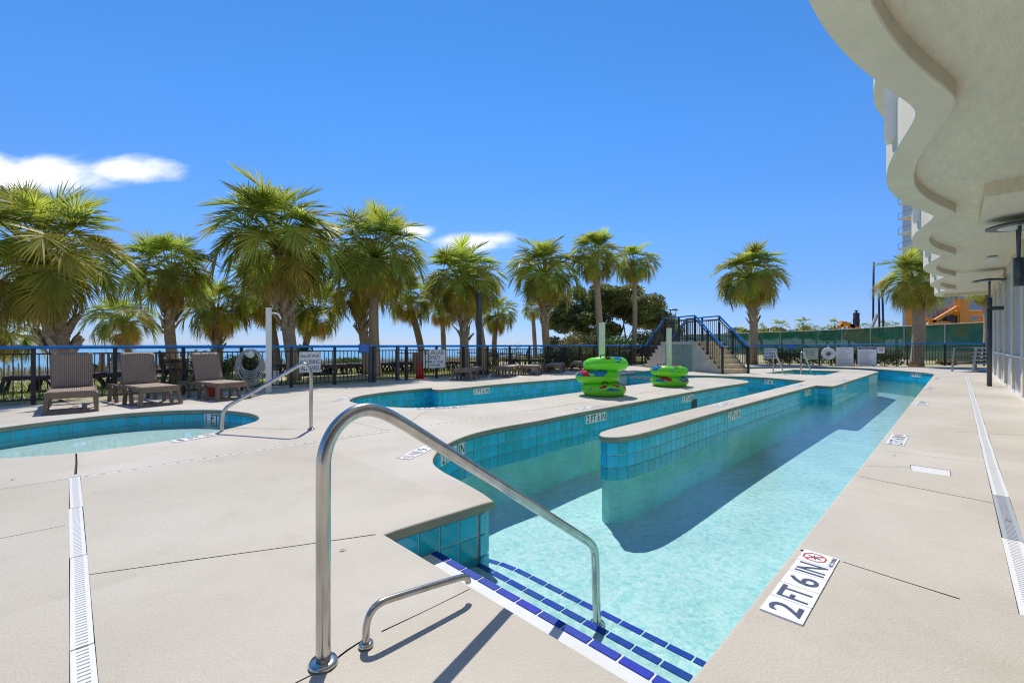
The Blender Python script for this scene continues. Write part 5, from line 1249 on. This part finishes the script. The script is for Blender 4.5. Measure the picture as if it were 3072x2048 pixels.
# ------------------------------------------------------------------ lamp posts, cones, hose, white posts, bin
def lamp_post(label, p, h, sq):
    t = thing('lamp_post', label, 'lamp post', (p[0], p[1], 0), R(30), 'charcoal lamp posts')
    mb = MB(); mb.box((0, 0, h/2), (sq, sq, h)); obj('post', mb, M['post_metal'], t)
    mb = MB(); mb.box((0, 0, .06), (sq*2.3, sq*2.3, .12)); obj('base', mb, M['post_metal'], t)
    mb = MB(); mb.tube([(0, 0, h), (0, 0, h+.13)], .05, 12); obj('collar', mb, M['machine_grey'], t, True)
    hd = [(-.05, .12), (-.16, .20), (-.19, .34), (-.20, .50), (.20, .50), (.19, .34), (.16, .20), (.05, .12)]
    mb = MB(); mb.tube([(x, 0, h+z) for x, z in hd[:4]], .02, 8); mb.tube([(x, 0, h+z) for x, z in hd[4:]], .02, 8); obj('yoke', mb, M['machine_grey'] if sq > .13 else M['post_metal'], t, True)
    mb = MB(); mb.lathe([(0, .05), (.16, .04), (.24, .0), (.24, -.02), (0, -.02)], 24, (0, 0, h+.50)); obj('lamp_head', mb, M['machine_grey'] if sq > .13 else M['post_metal'], t, True)
lamp_post('charcoal square lamp post with pale hoop head among the palms', G2(1437, 1122), 3.0, .15)
lamp_post('dark lamp post with hoop head rising behind the bridge', (8.15, 22.4), 2.35, .12)
def cone(label, p, h, r):
    t = thing('traffic_cone', label, 'cone', (p[0], p[1], 0), 0, 'red cones at the fence')
    mb = MB(); mb.lathe([(r, .02), (r*.75, h*.3), (r*.33, h*.9), (r*.28, h), (0, h)], 20); obj('body', mb, M['cone'], t, True)
    mb = MB(); mb.box((0, 0, .012), (r*2.5, r*2.5, .024)); obj('foot', mb, M['cone'], t)
cone('tall slim red cone standing at the fence left of the lifeguard sign', on_A(1256, 1100, -.14), .63, .10); cone('short red cone next to the tall one at the fence', on_A(1266, 1100, -.12), .42, .085)
wp = thing('white_post', 'tall white square post with small arm beside the coiled hose', 'post', (*G2(806, 1177), 0), R(15))
mb = MB(); mb.box((0, 0, .96), (.10, .10, 1.92)); obj('post', mb, M['white'], wp); mb = MB(); mb.box((0, 0, 1.93), (.11, .11, .02)); obj('cap', mb, M['white'], wp)
mb = MB(); mb.tube([(.04, 0, 1.82), (.12, 0, 1.82), (.20, 0, 1.79), (.24, 0, 1.73), (.25, 0, 1.68)], .018, 8); obj('arm', mb, M['white'], wp, True)
wb = MB(); wb.box((0, 0, .20), (.13, .13, .40)); wb.box((0, 0, .41), (.16, .16, .02)); tag(obj('pump_box', wb, M['white'], None, False, (-6.1, 11.45, 0), (0, 0, R(30))), 'small white bollard behind the tall white post', 'bollard')
hs_ = thing('garden_hose', 'pale coiled garden hose hanging on the fence', 'hose', (*CY(-16.9, 10.62), 0), R(40))
for i in range(9):
    mb = MB(); w = .19+.012*i+rg.uniform(-.015, .015); hh = .26+.022*i; cz = .98-hh; y0 = -.05-.012*(i % 4); ph = rg.uniform(-.05, .05)
    mb.tube([(w*math.sin(a)+ph*math.cos(a*.5), y0-.02*math.cos(a*2), cz+hh*math.cos(a)) for a in [j*2*math.pi/28 for j in range(29)]], .011, 6); obj('hose_loop', mb, M['hose'], hs_, True)
mb = MB(); mb.lathe([(.05, -.03), (.085, -.02), (.085, .02), (.05, .03)], 24); obj('hanger', mb, M['white_plastic'], hs_, True, (0, -.07, .86), (R(90), 0, 0))
bp = ((371-1536)/FOC*14.0, 14.0)
bn = thing('trash_bin', 'grey trash bin with blue-grey domed lid on the lawn', 'bin', (*bp, -.03), R(20))
mb = MB(); mb.box((0, 0, .30), (.46, .46, .60)); obj('body', mb, M['bin_grey'], bn)
mb = MB(); mb.add([(-.25, -.25, .60), (.25, -.25, .60), (.25, .25, .60), (-.25, .25, .60), (-.25, -.25, .70), (.25, -.25, .70), (.25, .25, .70), (-.25, .25, .70), (-.16, -.16, .86), (.16, -.16, .86), (.16, .16, .86), (-.16, .16, .86)],
    [(0, 1, 5, 4), (1, 2, 6, 5), (2, 3, 7, 6), (3, 0, 4, 7), (4, 5, 9, 8), (5, 6, 10, 9), (6, 7, 11, 10), (7, 4, 8, 11), (8, 9, 10, 11)]); obj('lid', mb, M['lid_blue'], bn)

# boardwalk rail beyond the lawn
bw = thing('boardwalk_rail', 'weathered wooden boardwalk railing at the edge of the dunes', 'railing', (-12.0, 15.0, 0))
a, b = Vector(((305-1536)/FOC*15.5, 15.5, 0)), Vector(((600-1536)/FOC*17.5, 17.5, 0)); o = Vector(bw.location); L = (b-a).length; d = (b-a)/L
for i in range(6):
    p = a+d*L*i/5-o; mb = MB(); mb.box((p.x, p.y, .40), (.10, .10, .80)); obj('post', mb, M['wood'], bw)
for z, w in ((.80, .16), (.30, .14)):
    mb = MB(); mb.bar(a-o+Vector((0, 0, z)), b-o+Vector((0, 0, z)), w, .04); obj('rail', mb, M['wood'], bw)
for i in range(26):
    p = a+d*L*(i+.5)/26-o; mb = MB() if i else MB(); mb.box((p.x, p.y, .52), (.04, .04, .52)); obj('baluster', mb, M['wood'], bw)
# sand fence pickets in the dunes
sfn = thing('sand_fence', 'low brown picket sand fence in the dune grass', 'fence', (*CS(-28.6, -6)[:2], 0)); o = Vector(sfn.location)
pk = MB(); pk.box((0, 0, .22), (.035, .015, .5)); PICK = pk.data('picket', M['wood'])
for i in range(120):
    p = Vector(CS(-28.6+rg.uniform(-.03, .03), -6+i*.16))-o; put('picket', PICK, sfn, (p.x, p.y, 0), (rg.uniform(-.06, .06), rg.uniform(-.08, .08), R(45)), (1, 1, rg.uniform(.8, 1.15)))
# tables and chairs on the lawn
def table(label, u, D, m, r_=.55):
    t = thing('garden_table', label, 'table', ((u-1536)/FOC*D, D, -.03), 0, 'tables on the lawn')
    mb = MB(); mb.lathe([(0, .70), (r_, .70), (r_, .735), (0, .735)], 28); obj('top', mb, m, t)
    mb = MB(); mb.lathe([(.07, 0), (.05, .2), (.06, .70)], 12); obj('pedestal', mb, m, t)
    for k_ in range(4):
        a = k_*math.pi/2+.5; mb = MB(); mb.bar((0, 0, .04), (.4*math.cos(a), .4*math.sin(a), .02), .07, .05); obj('foot', mb, m, t)
def chair(label, u, D, rz, m):
    t = thing('garden_chair', label, 'chair', ((u-1536)/FOC*D, D, -.03), rz, 'chairs on the lawn')
    mb = MB(); mb.box((0, 0, .42), (.48, .46, .04)); obj('seat', mb, m, t)
    for sx in (-1, 1):
        for sy in (-1, 1):
            mb = MB(); mb.bar((sx*.25, sy*.24, 0), (sx*.22, sy*.20, .42), .04, .04, (0, 1, 0)); obj('leg', mb, m, t)
        mb = MB(); mb.tube([(sx*.24, -.22, .42), (sx*.26, -.22, .64), (sx*.26, .0, .67), (sx*.24, .22, .62)], .02, 6); obj('armrest', mb, m, t)
    arc = [(-.24, .22, .42), (-.25, .27, .70), (-.18, .30, .88), (0, .31, .94), (.18, .30, .88), (.25, .27, .70), (.24, .22, .42)]
    mb = MB(); mb.tube(arc, .022, 6); obj('back_frame', mb, m, t)
    for k_ in range(5):
        x = -.16+.08*k_; mb = MB(); mb.bar((x*1.1, .225, .43), (x, .30, .88-abs(x)*.3), .02, .012, (0, 1, 0)); obj('back_slat', mb, m, t)
table('dark round table on the lawn between two lattice chairs', 1532, 21.0, M['dark_resin']); chair('dark lattice-back chair left of the lawn table', 1502, 21.2, R(70), M['dark_resin']); chair('dark lattice-back chair right of the lawn table', 1568, 20.6, R(-75), M['dark_resin'])
table('dark round table behind the fence near the hedge', 1712, 22.6, M['dark_resin']); chair('dark chair left of the hedge-side table', 1672, 22.8, R(60), M['dark_resin']); chair('dark chair right of the hedge-side table', 1748, 22.3, R(-70), M['dark_resin'])
table('dark round table on the lawn left of the red cones', 1222, 21.5, M['dark_resin']); table('dark round table behind the rough-trunked palm', 1405, 22.5, M['dark_resin'])
table('wooden round table behind the middle and right wicker loungers', 555, 13.2, M['wood'], .62); chair('dark chair beside the wooden table, left of the right lounger', 520, 12.6, R(120), M['dark_resin']); chair('dark chair right of the wooden table', 598, 12.6, R(-120), M['dark_resin'])
# distant red banner post and brown box on the lawn
mb = MB(); mb.box((0, 0, .4), (.34, .34, .8)); tag(obj('lawn_bin', mb, M['wood'], None, False, ((1252-1536)/FOC*18.5, 18.5, -.03)), 'brown wooden bin behind the tall red cone', 'bin')
# dry leaves on the deck
lf = MB(); lf.add([(-.022, 0, .002), (0, -.007, .006), (.024, 0, .003), (0, .008, .004)], [(0, 1, 2), (0, 2, 3)]); LEAF = lf.data('dry_leaf', mat('dry_leaf', (.30, .13, .05), rough=.7, var=.2))
for i, (u, v, lab) in enumerate(((1028, 1649, 'curled dry leaf on the deck beside the large handrail'), (39, 1437, 'dry leaf on the deck below the wading pool'), (2684, 1367, 'dry leaf on the right deck near the channel edge'), (3022, 1558, 'dry leaf on the grey drain cover'))):
    o = put('dry_leaf', LEAF, None, G(u, v, .004), (0, 0, i*1.3+.6), 1.0); tag(o, lab, 'leaf', 'dry leaves on the deck')
